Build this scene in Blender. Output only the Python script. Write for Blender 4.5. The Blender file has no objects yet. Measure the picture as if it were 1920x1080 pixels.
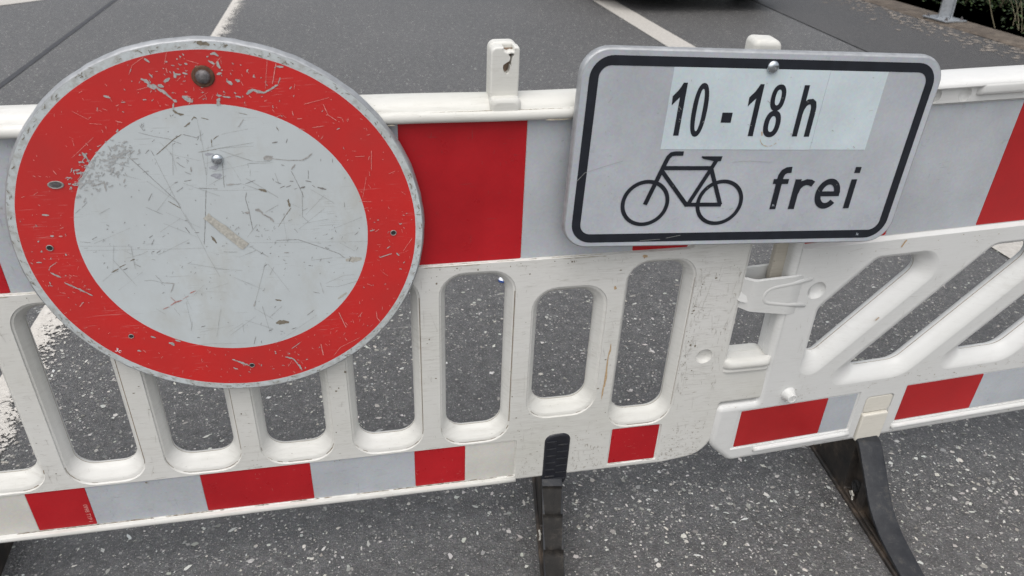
import bpy, bmesh, math, random
from mathutils import Vector, Matrix
from mathutils.geometry import tessellate_polygon

random.seed(7)
R = math.radians
scene = bpy.context.scene
col = scene.collection

# ------------------------------------------------------------------ camera
cd = bpy.data.cameras.new('camera')
cam = bpy.data.objects.new('camera', cd); col.objects.link(cam)
cd.sensor_width = 36.0; cd.lens = 27.98; cd.clip_start = 0.05; cd.clip_end = 500
rx, ux, dx = Vector((.98078, -.19355, .02459)), Vector((.07327, .48220, .87299)), Vector((.18083, .85441, -.48712))
cam.matrix_world = Matrix(((rx.x, ux.x, -dx.x, .1997), (rx.y, ux.y, -dx.y, -1.2225), (rx.z, ux.z, -dx.z, 1.3232), (0, 0, 0, 1)))
cd.dof.use_dof = True; cd.dof.focus_distance = 1.45; cd.dof.aperture_fstop = 8.0
scene.camera = cam

# ------------------------------------------------------------------ overcast sky and soft sun
SUN_EL, SUN_AZ = 64.0, 205.0          # azimuth clockwise from +Y
world = bpy.data.worlds.new('World'); scene.world = world; world.use_nodes = True
wn, wl = world.node_tree.nodes, world.node_tree.links
bg = wn['Background']
sky = wn.new('ShaderNodeTexSky'); sky.sky_type = 'NISHITA'; sky.sun_disc = False
sky.sun_elevation = R(SUN_EL); sky.sun_rotation = R(SUN_AZ)
sky.air_density = 1.0; sky.dust_density = 4.0; sky.ozone_density = 1.0
hs = wn.new('ShaderNodeHueSaturation'); hs.inputs['Saturation'].default_value = 0.33
wl.new(sky.outputs[0], hs.inputs['Color']); wl.new(hs.outputs[0], bg.inputs['Color'])
bg.inputs['Strength'].default_value = 0.15
sd = bpy.data.lights.new('sun', 'SUN'); sd.energy = 1.1; sd.angle = R(100); sd.color = (1, .97, .93)
sun = bpy.data.objects.new('sun', sd); col.objects.link(sun)
sv = Vector((math.sin(R(SUN_AZ))*math.cos(R(SUN_EL)), math.cos(R(SUN_AZ))*math.cos(R(SUN_EL)), math.sin(R(SUN_EL))))
sun.rotation_euler = sv.to_track_quat('Z', 'Y').to_euler(); sun.location = sv*20
vs = scene.view_settings
scene.cycles.use_denoising = True; scene.cycles.denoiser = 'OPENIMAGEDENOISE'
scene.cycles.denoising_input_passes = 'RGB_ALBEDO_NORMAL'; scene.cycles.denoising_prefilter = 'NONE'     # keeps the grain of the asphalt
vs.view_transform = 'Standard'; vs.look = 'None'; vs.exposure = 0.37; vs.gamma = 1.0; vs.use_curve_mapping = False

# ------------------------------------------------------------------ materials
class NT:
    def __init__(s, name):
        s.m = bpy.data.materials.new(name); s.m.use_nodes = True
        s.t = s.m.node_tree; s.n = s.t.nodes; s.l = s.t.links; s.b = s.n['Principled BSDF']
    def new(s, typ, **kw):
        n = s.n.new(typ)
        for k, v in kw.items():
            if k in n.inputs: n.inputs[k].default_value = v
            else: setattr(n, k, v)
        return n
    def link(s, a, b): s.l.new(a, b)
    def coord(s, what='Object'):
        if not hasattr(s, 'tc'): s.tc = s.new('ShaderNodeTexCoord')
        return s.tc.outputs[what]
    def noise(s, scale, detail=4, rough=.55, vec=None, out='Fac', dist=0.0):
        n = s.new('ShaderNodeTexNoise', Scale=scale, Detail=detail, Roughness=rough, Distortion=dist)
        s.link(vec or s.coord(), n.inputs['Vector']); return n.outputs[out]
    def mapv(s, scale, rot=(0, 0, 0)):
        n = s.new('ShaderNodeMapping', Scale=scale, Rotation=rot); s.link(s.coord(), n.inputs['Vector']); return n.outputs[0]
    def ramp(s, fac, stops):
        n = s.new('ShaderNodeValToRGB'); e = n.color_ramp.elements
        while len(e) < len(stops): e.new(.5)
        for i, (p, c) in enumerate(stops):
            e[i].position = p; e[i].color = (c, c, c, 1) if isinstance(c, (int, float)) else tuple(c)+(1,)
        s.link(fac, n.inputs[0]); return n.outputs[0]
    def mix(s, fac, a, b, mode='MIX'):
        n = s.new('ShaderNodeMix', data_type='RGBA', blend_type=mode)
        for sock, v in ((n.inputs[0], fac), (n.inputs[6], a), (n.inputs[7], b)):
            if hasattr(v, 'is_output'): s.link(v, sock)
            else: sock.default_value = v if isinstance(v, (int, float)) else tuple(v)+((1,) if len(v) == 3 else ())
        return n.outputs[2]
    def math(s, op, a, b=0.0, clamp=False):
        n = s.new('ShaderNodeMath', operation=op, use_clamp=clamp)
        for i, v in enumerate((a, b)):
            if hasattr(v, 'is_output'): s.link(v, n.inputs[i])
            else: n.inputs[i].default_value = v
        return n.outputs[0]
    def base(s, c):
        if hasattr(c, 'is_output'): s.link(c, s.b.inputs['Base Color'])
        else: s.b.inputs['Base Color'].default_value = tuple(c)+(1,)
    def rough(s, v):
        if hasattr(v, 'is_output'): s.link(v, s.b.inputs['Roughness'])
        else: s.b.inputs['Roughness'].default_value = v
    def spec(s, v): s.b.inputs['Specular IOR Level'].default_value = v
    def metal(s, v): s.b.inputs['Metallic'].default_value = v
    def bump(s, h, strength=.3, dist=.001):
        n = s.new('ShaderNodeBump', Strength=strength, Distance=dist); s.link(h, n.inputs['Height']); s.link(n.outputs[0], s.b.inputs['Normal'])

def plain(name, c, rough=.5, metal=0, spec=.5, var=0.0, vs=40):
    t = NT(name)
    if var:
        d = [max(0, x*(1-var)) for x in c]; l = [x*(1+var) for x in c]
        t.base(t.ramp(t.noise(vs, 5, .65), [(.3, d), (.7, l)]))
    else: t.base(c)
    t.rough(rough); t.metal(metal); t.spec(spec); return t.m

def plastic(name, c=(.70, .675, .615), grime=(.27, .24, .195), amount=1.0):
    t = NT(name)
    big = t.ramp(t.noise(3.2, 5, .6), [(.35, 0), (.75, .45*amount)])
    smear = t.ramp(t.noise(1.0, 7, .75, t.mapv((22, 40, 230)), dist=.35), [(.47, 0), (.72, .30*amount)])
    smear2 = t.ramp(t.noise(1.0, 6, .7, t.mapv((120, 40, 9))), [(.50, 0), (.74, .34*amount)])
    spots = t.ramp(t.noise(190, 3, .6), [(.68, 0), (.74, .55*amount)])
    gate = t.ramp(t.noise(7, 5, .65), [(.38, .12), (.62, 1)])
    cc = t.mix(big, c, tuple(x*.80 for x in c[:2])+(c[2]*.74,))
    cc = t.mix(t.math('MULTIPLY', smear, gate), cc, grime)
    cc = t.mix(t.math('MULTIPLY', spots, gate), cc, tuple(x*.55 for x in grime))
    # dirt settles on ledges that face up and in joints
    ao = t.new('ShaderNodeAmbientOcclusion', Distance=.012); ao.samples = 6
    t.base(cc); t.rough(t.ramp(t.noise(14, 4), [(.3, .36), (.7, .52)])); t.spec(.45)
    h = t.math('ADD', t.noise(55, 3, .5), t.math('MULTIPLY', t.noise(1.0, 4, .6, t.mapv((15, 60, 300)), dist=.5), .2))
    t.bump(h, .28, .0012); t.n.remove(ao); return t.m

def sheet(name, c, rough=.32, speck=.5, dirt=(.33, .30, .25), hex_amount=.05, spec=.5):
    t = NT(name)
    cells = t.new('ShaderNodeTexVoronoi', Scale=260.0, feature='F1'); t.link(t.coord(), cells.inputs['Vector'])
    tone = t.ramp(t.noise(5, 4, .6), [(.3, tuple(x*.82 for x in c)), (.7, tuple(min(1, x*1.10) for x in c))])
    tone = t.mix(hex_amount, tone, cells.outputs['Color'], 'OVERLAY')
    sp = t.ramp(t.noise(130, 3, .6), [(.70, 0), (.76, speck)])
    st = t.ramp(t.noise(1.0, 6, .72, t.mapv((30, 30, 300))), [(.64, 0), (.74, speck*.6)])
    low = t.ramp(t.noise(7, 5, .65), [(.5, 0), (.8, .35*speck)])
    cc = t.mix(low, tone, tuple(a*.7+b*.3 for a, b in zip(c, dirt)))
    cc = t.mix(st, cc, dirt); cc = t.mix(sp, cc, tuple(x*.5 for x in dirt))
    t.base(cc); t.rough(t.ramp(t.noise(20, 4), [(.3, rough-.05), (.7, rough+.12)])); t.spec(spec)
    t.bump(t.noise(30, 4, .6), .08, .001); return t.m

M = {}
M['plastic_a'] = plastic('yellowed_white_plastic', (.635, .628, .598), amount=1.3)
M['plastic_b'] = plastic('clean_white_plastic', (.625, .625, .61), amount=.7)
M['plastic_old'] = plastic('tan_white_plastic', (.47, .435, .375), amount=1.4)
M['seam'] = plain('dirty_mould_seam', (.20, .155, .10), .8, var=.35, vs=90)
M['ledge_dirt'] = plain('ledge_dirt', (.17, .125, .075), .9, var=.45, vs=120)
M['ledge_grey'] = plain('ledge_dust', (.36, .32, .25), .9, var=.4, vs=120)
M['core'] = plain('torn_brown_core', (.20, .14, .10), .8, var=.4, vs=200)
M['insert'] = plastic('insert_plastic', (.66, .63, .56), amount=1.1)
M['red'] = sheet('red_reflective_sheet', (.41, .0115, .017), .30, .22, (.25, .08, .07), .03, .3)
M['red_b'] = sheet('dull_red_reflective_sheet', (.40, .018, .020), .34, .25, (.25, .08, .07), .03, .3)
M['white'] = sheet('grey_white_reflective_sheet', (.43, .45, .475), .32, .45)
M['white_warm'] = sheet('warm_white_sheet', (.56, .545, .50), .4, .5)
M['sign_grey'] = sheet('plate_grey_reflective_sheet', (.40, .42, .45), .30, .22)
M['sticker'] = sheet('pale_sticker_sheet', (.53, .60, .63), .32, .18)
M['black'] = plain('black_print', (.010, .012, .018), .33, var=.3)
M['rivet'] = plain('dull_rivet_metal', (.26, .25, .235), .6, .2, var=.3, vs=200)
M['scuff'] = plain('grey_scuff', (.37, .375, .37), .6, var=.15, vs=200)
M['alu'] = plain('dull_aluminium', (.36, .37, .38), .5, .5, var=.18, vs=60)
M['galv'] = plain('galvanised_steel', (.40, .42, .44), .45, .8, var=.25, vs=35)
M['steel'] = plain('zinc_bolt_steel', (.52, .55, .58), .25, 1, var=.15, vs=120)
M['dark_steel'] = plain('dull_bolt_steel', (.15, .14, .14), .55, .6, var=.45, vs=200)
M['rust'] = plain('rusty_washer', (.10, .048, .028), .85, .1, var=.5, vs=220)
M['hole'] = plain('dark_hole', (.02, .02, .02), .9)
M['rubber'] = plain('black_tongue_rubber', (.012, .013, .018), .42, var=.3, vs=60)
M['k_red'] = plain('tail_lamp_red', (.25, .01, .01), .2)

def disc_face():
    t = NT('worn_sign_print')
    sx = t.new('ShaderNodeSeparateXYZ'); t.link(t.coord(), sx.inputs[0])
    r = t.math('SQRT', t.math('ADD', t.math('POWER', sx.outputs[0], 2), t.math('POWER', sx.outputs[2], 2)))
    wob = t.math('MULTIPLY', t.math('SUBTRACT', t.noise(26, 3), .5), .0009)
    r2 = t.math('ADD', r, wob)
    ring = t.math('MULTIPLY', t.math('GREATER_THAN', r2, .21), t.math('LESS_THAN', r2, .285))
    whit = t.ramp(t.noise(6, 5, .62), [(.3, (.47, .50, .505)), (.7, (.535, .575, .585))])
    stain = t.ramp(t.noise(8, 6, .7, t.mapv((1, 1, .6))), [(.52, 0), (.75, .55)])
    whit = t.mix(stain, whit, (.40, .385, .33))
    redc = t.ramp(t.noise(5, 4, .6), [(.32, (.45, .026, .024)), (.7, (.57, .020, .018))])
    cc = t.mix(ring, whit, redc)
    hair = None
    for rot, sc, thr in (((0, .6, 0), (18, 1, 420), .655), ((0, -.45, 0), (24, 1, 520), .665), ((0, 1.25, 0), (14, 1, 460), .66), ((0, 2.2, 0), (30, 1, 600), .675)):
        hsc = t.ramp(t.noise(1.0, 3, .5, t.mapv(sc, rot)), [(thr, 0), (thr+.02, .34)])
        gate = t.ramp(t.noise(7+sc[0]*.2, 3, .5), [(.5, 0), (.6, 1)])
        hsc = t.math('MULTIPLY', hsc, gate); hair = hsc if hair is None else t.math('MAXIMUM', hair, hsc)
    cc = t.mix(hair, cc, t.mix(ring, (.24, .235, .215), (.55, .30, .27)))
    sp = t.ramp(t.noise(150, 4, .65), [(.685, 0), (.715, .75)])
    gate = t.ramp(t.noise(11, 4, .65), [(.5, 0), (.62, 1)])
    cc = t.mix(t.math('MULTIPLY', sp, gate), cc, t.mix(ring, (.19, .18, .15), (.42, .37, .34)))
    rimd = t.math('MULTIPLY', t.math('GREATER_THAN', r2, .2855), t.ramp(t.noise(60, 5, .7), [(.46, 0), (.66, .75)]))
    cc = t.mix(rimd, cc, (.30, .29, .26))
    t.base(cc); t.rough(t.ramp(t.noise(18, 4), [(.3, .30), (.7, .46)])); t.spec(.5)
    t.bump(t.math('ADD', t.noise(9, 2), t.math('MULTIPLY', hair, -1.0)), .16, .0012); return t.m
M['disc'] = disc_face()
for k, c in dict(g=(.35, .345, .33), d=(.205, .20, .19), p=(.47, .455, .42), q=(.30, .27, .22), w=(.36, .37, .38), e=(.27, .035, .035), f=(.32, .325, .31), b=(.19, .165, .125), v=(.33, .34, .37), r=(.40, .20, .18), t=(.42, .405, .36), l=(.62, .27, .24), s=(.44, .31, .18)).items():
    M['mark_'+k] = plain('wear_mark_'+{'g': 'bare_metal', 'd': 'dark', 'f': 'faint', 'b': 'brown', 'v': 'glue', 'r': 'pink', 't': 'tape', 'l': 'pale_red', 's': 'rust_stain', 'p': 'plastic_scuff', 'q': 'splash_dirt', 'w': 'sheet_scratch', 'e': 'red_sheet_scratch'}[k], c, .6, var=.28, vs=260)

def asphalt(name, lo, hi, chip, warm=1.0, chips=True):
    t = NT(name)
    v = t.coord()
    big = t.noise(.55, 5, .6)
    cc = t.ramp(t.math('ADD', t.math('MULTIPLY', t.noise(150, 4, .75), .6), t.math('MULTIPLY', t.noise(55, 4, .75), .4)), [(.36, lo), (.64, hi)])
    agg = t.new('ShaderNodeTexVoronoi', Scale=210.0, feature='F1'); t.link(v, agg.inputs['Vector'])
    cc = t.mix(.22, cc, agg.outputs['Color'], 'OVERLAY')
    hsn = t.new('ShaderNodeHueSaturation', Saturation=.25); t.link(cc, hsn.inputs['Color']); cc = hsn.outputs[0]
    cc = t.mix(t.ramp(big, [(.3, 0), (.7, .35)]), cc, tuple(x*1.35 for x in hi))
    cc = t.mix(1.0, cc, t.ramp(t.noise(24, 6, .85), [(.36, .70), (.5, 1.0), (.64, 1.36)]), 'MULTIPLY')
    # pale crushed stone, picked out by whole cells so that it stays angular; two sizes
    for sc, thr, amt in ((110.0, .70, .62), (230.0, .58, .55), (330.0, .55, .4)):
        vo = t.new('ShaderNodeTexVoronoi', Scale=sc, feature='F1'); t.link(v, vo.inputs['Vector'])
        sepc = t.new('ShaderNodeSeparateColor'); t.link(vo.outputs['Color'], sepc.inputs[0])
        sel = t.math('MULTIPLY', t.math('GREATER_THAN', sepc.outputs[0], thr), t.math('LESS_THAN', vo.outputs['Distance'], t.math('ADD', .12, t.math('MULTIPLY', sepc.outputs[1], .30))))
        cc = t.mix(t.math('MULTIPLY', sel, t.math('MULTIPLY', t.math('ADD', .35, t.math('MULTIPLY', sepc.outputs[2], .65)), amt if chips else amt*.5)), cc, chip)
    t.base(cc); t.rough(.52); t.spec(.6)
    h = t.math('ADD', t.math('MULTIPLY', agg.outputs['Distance'], 1.1), t.noise(420, 3, .6))
    t.bump(h, .75, .0022); return t.m
M['asphalt'] = asphalt('road_asphalt', (.029, .0283, .0278), (.094, .0915, .0895), (.38, .37, .35))
M['asphalt_side'] = asphalt('side_strip_asphalt', (.024, .0215, .020), (.062, .055, .050), (.15, .135, .12))

def chipm():
    t = NT('pale_stone_chips')
    at = t.new('ShaderNodeAttribute', attribute_name='tone')
    c = t.mix(t.ramp(t.noise(500, 2), [(.3, 0), (.7, .35)]), at.outputs['Color'], (.20, .195, .19))
    t.base(c); t.rough(.62); t.spec(.45); return t.m
M['chip'] = chipm()

def paint(name, worn, k=1.0):
    t = NT(name)
    c = t.ramp(t.noise(45, 5, .65), [(.3, (.34*k, .32*k, .29*k)), (.7, (.45*k, .43*k, .395*k))])
    c = t.mix(t.ramp(t.noise(160, 3, .6), [(.60, 0), (.70, .5)]), c, (.22, .21, .20))
    t.base(c); t.rough(.62)
    t.bump(t.noise(260, 4, .7), .5, .0018)
    if worn:   # the thick paint is worn through in patches, ragged towards its right-hand edge
        s = t.new('ShaderNodeSeparateXYZ'); t.link(t.coord('UV'), s.inputs[0])
        a = t.math('ADD', t.noise(75, 5, .72), t.math('MULTIPLY', t.noise(6, 3, .5), .35))
        keep = t.math('GREATER_THAN', t.math('ADD', a, t.math('MULTIPLY', s.outputs[0], -worn)), .67-.52*worn)
        tr = t.new('ShaderNodeBsdfTransparent'); mx = t.new('ShaderNodeMixShader')
        t.link(keep, mx.inputs[0]); t.link(tr.outputs[0], mx.inputs[1]); t.link(t.b.outputs[0], mx.inputs[2])
        t.link(mx.outputs[0], t.n['Material Output'].inputs['Surface'])
    return t.m
M['paint'] = paint('road_paint', 0, 1.15)
M['paint_worn'] = paint('worn_road_paint', .36, 1.35)
M['tar_soft'] = plain('worn_tar_joint', (.036, .036, .040), .6, var=.35, vs=12)
M['tar'] = plain('tar_joint', (.030, .030, .033), .5, var=.3, vs=30)
M['concrete'] = NT('brown_stained_concrete').m
def concrete():
    t = NT('stained_concrete')
    c = t.ramp(t.noise(9, 6, .7), [(.3, (.055, .043, .034)), (.5, (.10, .080, .062)), (.72, (.17, .14, .11))])
    c = t.mix(t.ramp(t.noise(2.2, 5, .7), [(.45, 0), (.7, .7)]), c, (.06, .047, .037))
    t.base(c); t.rough(.85); t.bump(t.noise(60, 6, .7), .7, .006); return t.m
M['concrete'] = concrete()
def spall():
    t = NT('peeling_side_strip')
    c = t.ramp(t.noise(30, 5, .7), [(.3, (.14, .122, .105)), (.7, (.28, .245, .21))]); t.base(c); t.rough(.85); return t.m
M['spall'] = spall()
def footm():
    t = NT('dirty_black_plastic'); c = t.ramp(t.noise(16, 6, .7), [(.33, (.008, .0076, .0072)), (.52, (.024, .019, .015)), (.70, (.085, .064, .046))])
    t.base(c); t.rough(.6); t.bump(t.noise(90, 5, .6), .4, .001); return t.m
M['foot'] = footm()
def dusty(name, dark, mid, dust, spec):
    t = NT(name); c = t.ramp(t.noise(34, 6, .72), [(.34, dark), (.56, mid), (.76, dust)])
    sc = t.ramp(t.noise(1.0, 5, .7, t.mapv((260, 40, 260)), dist=.6), [(.60, 0), (.70, .5)])
    c = t.mix(sc, c, dust); t.base(c); t.rough(.62); t.spec(spec); t.bump(t.noise(160, 5, .65), .5, .0009); return t.m
M['foot_top'] = dusty('dusty_slate_plastic', (.015, .0165, .020), (.026, .028, .032), (.075, .070, .062), .35)
M['foot_pad'] = dusty('dusty_black_pad', (.008, .0078, .0075), (.016, .0145, .013), (.055, .048, .04), .22)
M['soil'] = plain('dark_soil', (.035, .028, .02), .95, var=.4, vs=8)
M['bark'] = plain('olive_twig_bark', (.16, .14, .085), .8, var=.4, vs=40)
def leafm(name, a, b):
    t = NT(name); at = t.new('ShaderNodeAttribute', attribute_name='tone')
    s = t.new('ShaderNodeSeparateColor'); t.link(at.outputs['Color'], s.inputs[0])
    t.base(t.ramp(s.outputs[0], [(0, a), (1, b)])); t.rough(.5); t.spec(.4); return t.m
M['leaf'] = leafm('shrub_leaves', (.018, .035, .010), (.07, .115, .035))
M['car_paint'] = plain('black_car_paint', (.008, .008, .009), .15); M['tyre'] = plain('tyre_rubber', (.015, .015, .015), .8)
M['glass'] = plain('dark_glass', (.01, .012, .014), .05); M['lamp'] = plain('lamp_lens', (.5, .5, .52), .1)
M['plateblank'] = plain('number_plate_white', (.6, .6, .58), .4)
M['cap_blue'] = plain('blue_cap_plastic', (.03, .08, .30), .35); M['cap_white'] = plain('white_cap_plastic', (.75, .77, .8), .35)

# ------------------------------------------------------------------ object helpers
def link(o, parent=None):
    col.objects.link(o)
    if parent is not None: o.parent = parent
    return o
def tag(o, label=None, cat=None, group=None, kind=None):
    for k, v in (('label', label), ('category', cat), ('group', group), ('kind', kind)):
        if v: o[k] = v
    return o
def empty(name, mat=None, **kw):
    o = bpy.data.objects.new(name, None); o.empty_display_size = .1; link(o)
    if mat is not None: o.matrix_world = mat
    return tag(o, **kw)
class MB:
    """collects vertices and faces of one mesh"""
    def __init__(s): s.v = []; s.f = []
    def add(s, vs, fs):
        o = len(s.v); s.v += [tuple(p) for p in vs]; s.f += [tuple(i+o for i in f) for f in fs]; return s
    def ring(s, loops, closed=True, flip=False):
        """skin successive loops of equal length"""
        n = len(loops[0]); vs = [p for l in loops for p in l]; fs = []
        for j in range(len(loops)-1):
            for i in range(n if closed else n-1):
                a, b = j*n+i, j*n+(i+1) % n
                q = (a, b, b+n, a+n); fs.append(q[::-1] if flip else q)
        return s.add(vs, fs)
    def fan(s, loop, flip=False):
        f = tuple(range(len(loop))); return s.add(loop, [f[::-1] if flip else f])
    def box(s, x0, x1, y0, y1, z0, z1, b=0.0):
        if b:
            P = rrect(x0, x1, z0, z1, b*1.6, 3)
            I = inset(P, b)
            L = [[(p[0], y0, p[1]) for p in I]]
            L += [[(i[0]+(p[0]-i[0])*math.sin(t), y0+b*(1-math.cos(t)), i[1]+(p[1]-i[1])*math.sin(t)) for p, i in zip(P, I)] for t in (R(30), R(60), R(90))]
            L += [[(p[0], y1-b, p[1]) for p in P], [(p[0], y1, p[1]) for p in I]]
            s.ring(L); s.fan(L[0]); s.fan(L[-1], True); return s
        v = [(x, y, z) for z in (z0, z1) for y in (y0, y1) for x in (x0, x1)]
        return s.add(v, [(0, 2, 3, 1), (4, 5, 7, 6), (0, 1, 5, 4), (2, 6, 7, 3), (0, 4, 6, 2), (1, 3, 7, 5)])
    def lathe(s, prof, n=48, axis='y', c=(0, 0, 0)):
        L = []
        for r, h in prof:
            l = []
            for i in range(n):
                a = 2*math.pi*i/n; p, q = r*math.cos(a), r*math.sin(a)
                l.append((c[0]+p, c[1]+h, c[2]+q) if axis == 'y' else (c[0]+p, c[1]+q, c[2]+h) if axis == 'z' else (c[0]+h, c[1]+p, c[2]+q))
            L.append(l)
        return s.ring(L)
    def tube(s, pts, rad, n=6):
        L = []
        for i, p in enumerate(pts):
            p = Vector(p); d = (Vector(pts[min(i+1, len(pts)-1)])-Vector(pts[max(i-1, 0)])).normalized()
            a = d.cross(Vector((.3, .2, .9) if abs(d.z) < .9 else (1, 0, 0))).normalized(); b = d.cross(a)
            r = rad[i] if isinstance(rad, (list, tuple)) else rad
            L.append([tuple(p+a*r*math.cos(2*math.pi*k/n)+b*r*math.sin(2*math.pi*k/n)) for k in range(n)])
        s.ring(L); s.fan(L[0], True); s.fan(L[-1]); return s
    def build(s, name, mat, parent=None, smooth=32, **kw):
        me = bpy.data.meshes.new(name); me.from_pydata(s.v, [], s.f); me.update()
        me.materials.append(M[mat] if isinstance(mat, str) else mat)
        if smooth:
            me.polygons.foreach_set('use_smooth', [True]*len(me.polygons)); me.set_sharp_from_angle(angle=R(smooth))
        return tag(link(bpy.data.objects.new(name, me), parent), **kw)
def fixn(o):
    bm = bmesh.new(); bm.from_mesh(o.data); bmesh.ops.remove_doubles(bm, verts=bm.verts, dist=1e-6)
    bmesh.ops.recalc_face_normals(bm, faces=bm.faces); bm.to_mesh(o.data); bm.free(); return o

# 2-D outlines, counter-clockwise in (x, z) as seen from the front
def rpoly(pts, rad, seg=5):
    out = []; n = len(pts)
    for i in range(n):
        p = Vector(pts[i]); a = Vector(pts[i-1])-p; b = Vector(pts[(i+1) % n])-p
        r = rad[i] if isinstance(rad, (list, tuple)) else rad
        la, lb = a.length, b.length; a.normalize(); b.normalize()
        ang = a.angle(b)
        if r <= 0 or ang > 3.1: out += [tuple(p)]*(seg+1); continue
        t = min(r/math.tan(ang/2), la*.49, lb*.49); r = t*math.tan(ang/2)
        c = p+(a+b).normalized()*(r/math.sin(ang/2)); s0 = p+a*t-c; s1 = p+b*t-c
        a0 = math.atan2(s0.y, s0.x); d = math.atan2(s1.y, s1.x)-a0
        d = (d+math.pi) % (2*math.pi)-math.pi
        out += [(c.x+r*math.cos(a0+d*k/seg), c.y+r*math.sin(a0+d*k/seg)) for k in range(seg+1)]
    return out
def rrect(x0, x1, z0, z1, r, seg=5): return rpoly([(x0, z0), (x1, z0), (x1, z1), (x0, z1)], r, seg)
def inset(P, d):
    n = len(P); out = []
    for i in range(n):
        j = 1
        while (Vector(P[i])-Vector(P[i-j])).length < 1e-7 and j < n: j += 1
        k = 1
        while (Vector(P[(i+k) % n])-Vector(P[i])).length < 1e-7 and k < n: k += 1
        a = (Vector(P[i])-Vector(P[i-j])).normalized(); b = (Vector(P[(i+k) % n])-Vector(P[i])).normalized()
        na, nb = Vector((-a.y, a.x)), Vector((-b.y, b.x)); m = (na+nb)
        m = m/max(.3, m.length_squared/2) if m.length > 1e-6 else na
        out.append((P[i][0]+m.x*d, P[i][1]+m.y*d))
    return out
def circ(cx, cz, r, n=28, rz=None): return [(cx+r*math.cos(2*math.pi*i/n), cz+(rz or r)*math.sin(2*math.pi*i/n)) for i in range(n)]
def lerp2(P, Q, t): return [(a[0]+(b[0]-a[0])*t, a[1]+(b[1]-a[1])*t) for a, b in zip(P, Q)]
def at(P, y): return [(p[0], y, p[1]) for p in P]
def dedupe(P):
    out = []
    for p in P:
        if not out or (Vector(p)-Vector(out[-1])).length > 1e-6: out.append(p)
    if (Vector(out[0])-Vector(out[-1])).length < 1e-6: out.pop()
    return out
def fill(mb, outer, holes, y, flip=False):
    loops = [dedupe(outer)]+[dedupe(h) for h in holes]
    flat = [p for l in loops for p in l]
    tris = tessellate_polygon([[Vector((p[0], p[1], 0)) for p in l] for l in loops]); fs = []
    for t in tris:
        a, b, c = (flat[i] for i in t); cr = (b[0]-a[0])*(c[1]-a[1])-(b[1]-a[1])*(c[0]-a[0])
        if abs(cr) < 1e-12: continue
        t = tuple(t) if cr > 0 else tuple(t)[::-1]
        fs.append(t[::-1] if flip else t)
    mb.add([(p[0], y, p[1]) for p in flat], fs)

LIP = [(0, 0), (.02, .0012), (.06, .0026), (.12, .0030), (.26, .0036), (.36, .0054), (.50, .0088), (.66, .0122), (.80, .0154), (.90, .0188), (.96, .0220), (.995, .0252), (.94, .0259)]
SOFT = [(0, 0), (.10, .0006), (.22, .0019), (.36, .0042), (.50, .0068), (.64, .0098), (.77, .0130), (.87, .0162), (.935, .0194), (.97, .0224), (.985, .0252), (.93, .0259)]
def panel(outline, rf, T, through=(), recess=(), bowls=(), y0=0.0, prof=LIP):
    """hollow moulded slab: outline with rounded rim, slots that taper to a seam in the middle, shallow recesses, round bowls"""
    mb = MB(); inn = inset(outline, rf)
    fill(mb, inn, [t[0] for t in through]+[r[0] for r in recess]+[circ(b[0], b[1], b[2]) for b in bowls], y0)
    fill(mb, inn, [t[0] for t in through], y0+T, True)
    ang = [R(a) for a in (0, 15, 30, 45, 60, 75, 90)]
    L = [[(i[0]+(p[0]-i[0])*math.sin(a), y0+rf*(1-math.cos(a)), i[1]+(p[1]-i[1])*math.sin(a)) for p, i in zip(outline, inn)] for a in ang]
    L += [[(p[0], y0+T/2-.0006, p[1]) for p in outline]]
    g = inset(outline, .0011); L += [at(g, y0+T/2)]
    L += [[(p[0], y0+T/2+.0006, p[1]) for p in outline]]
    L += [[(i[0]+(p[0]-i[0])*math.sin(a), y0+T-rf*(1-math.cos(a)), i[1]+(p[1]-i[1])*math.sin(a)) for p, i in zip(outline, inn)] for a in ang[::-1]]
    mb.ring(L, flip=True)
    k = T/.052
    for fr, se in through:
        L = [at(lerp2(fr, se, s), y0+y*k) for s, y in prof]
        L += [at(lerp2(fr, se, s), y0+T-y*k) for s, y in prof[::-1]]
        mb.ring(L)
    for P, d, e in recess:
        Q = inset(P, e); L = [at(P, y0), at(inset(P, e*.25), y0+d*.12), at(inset(P, e*.65), y0+d*.75), at(Q, y0+d)]
        mb.ring(L); fill(mb, Q, [], y0+d)
    for cx, cz, r, d in bowls:
        L = [at(circ(cx, cz, r*s), y0+d*q) for s, q in ((1, 0), (.97, .12), (.9, .42), (.78, .75), (.6, .94), (.35, 1), (.05, 1.0))]
        mb.ring(L); mb.fan(L[-1])
    return mb

def ridge(mb, path, w, h, y, n=8):
    L = []
    for i, q in enumerate(path):
        a, b = Vector(path[max(i-1, 0)]), Vector(path[min(i+1, len(path)-1)]); d = (b-a).normalized(); nn = Vector((-d.y, d.x))
        k = .55 if i in (0, len(path)-1) else 1.0
        L.append([(q[0]+nn.x*w*k*math.cos(math.pi*j/n), y-h*k*math.sin(math.pi*j/n), q[1]+nn.y*w*k*math.cos(math.pi*j/n)) for j in range(n+1)])
    mb.ring(L, closed=False); mb.fan(L[0], True); mb.fan(L[-1]); return mb
def dirtline(mb, p, q, w, y, rn, cover=.7, step=.004):
    n = int((Vector(q)-Vector(p)).length/step); on = True; run = []
    for i in range(n+1):
        t = i/n; c = (p[0]+(q[0]-p[0])*t, p[1]+(q[1]-p[1])*t+rn.gauss(0, w*.12))
        if rn.random() < .18: on = rn.random() < cover
        if on: run.append(c)
        if (not on or i == n) and run:
            if len(run) > 1: stroke(mb, run, [w*rn.uniform(.35, 1.25)*(.3 if k in (0, len(run)-1) else 1) for k in range(len(run))], y)
            run = []
    return mb
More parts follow.
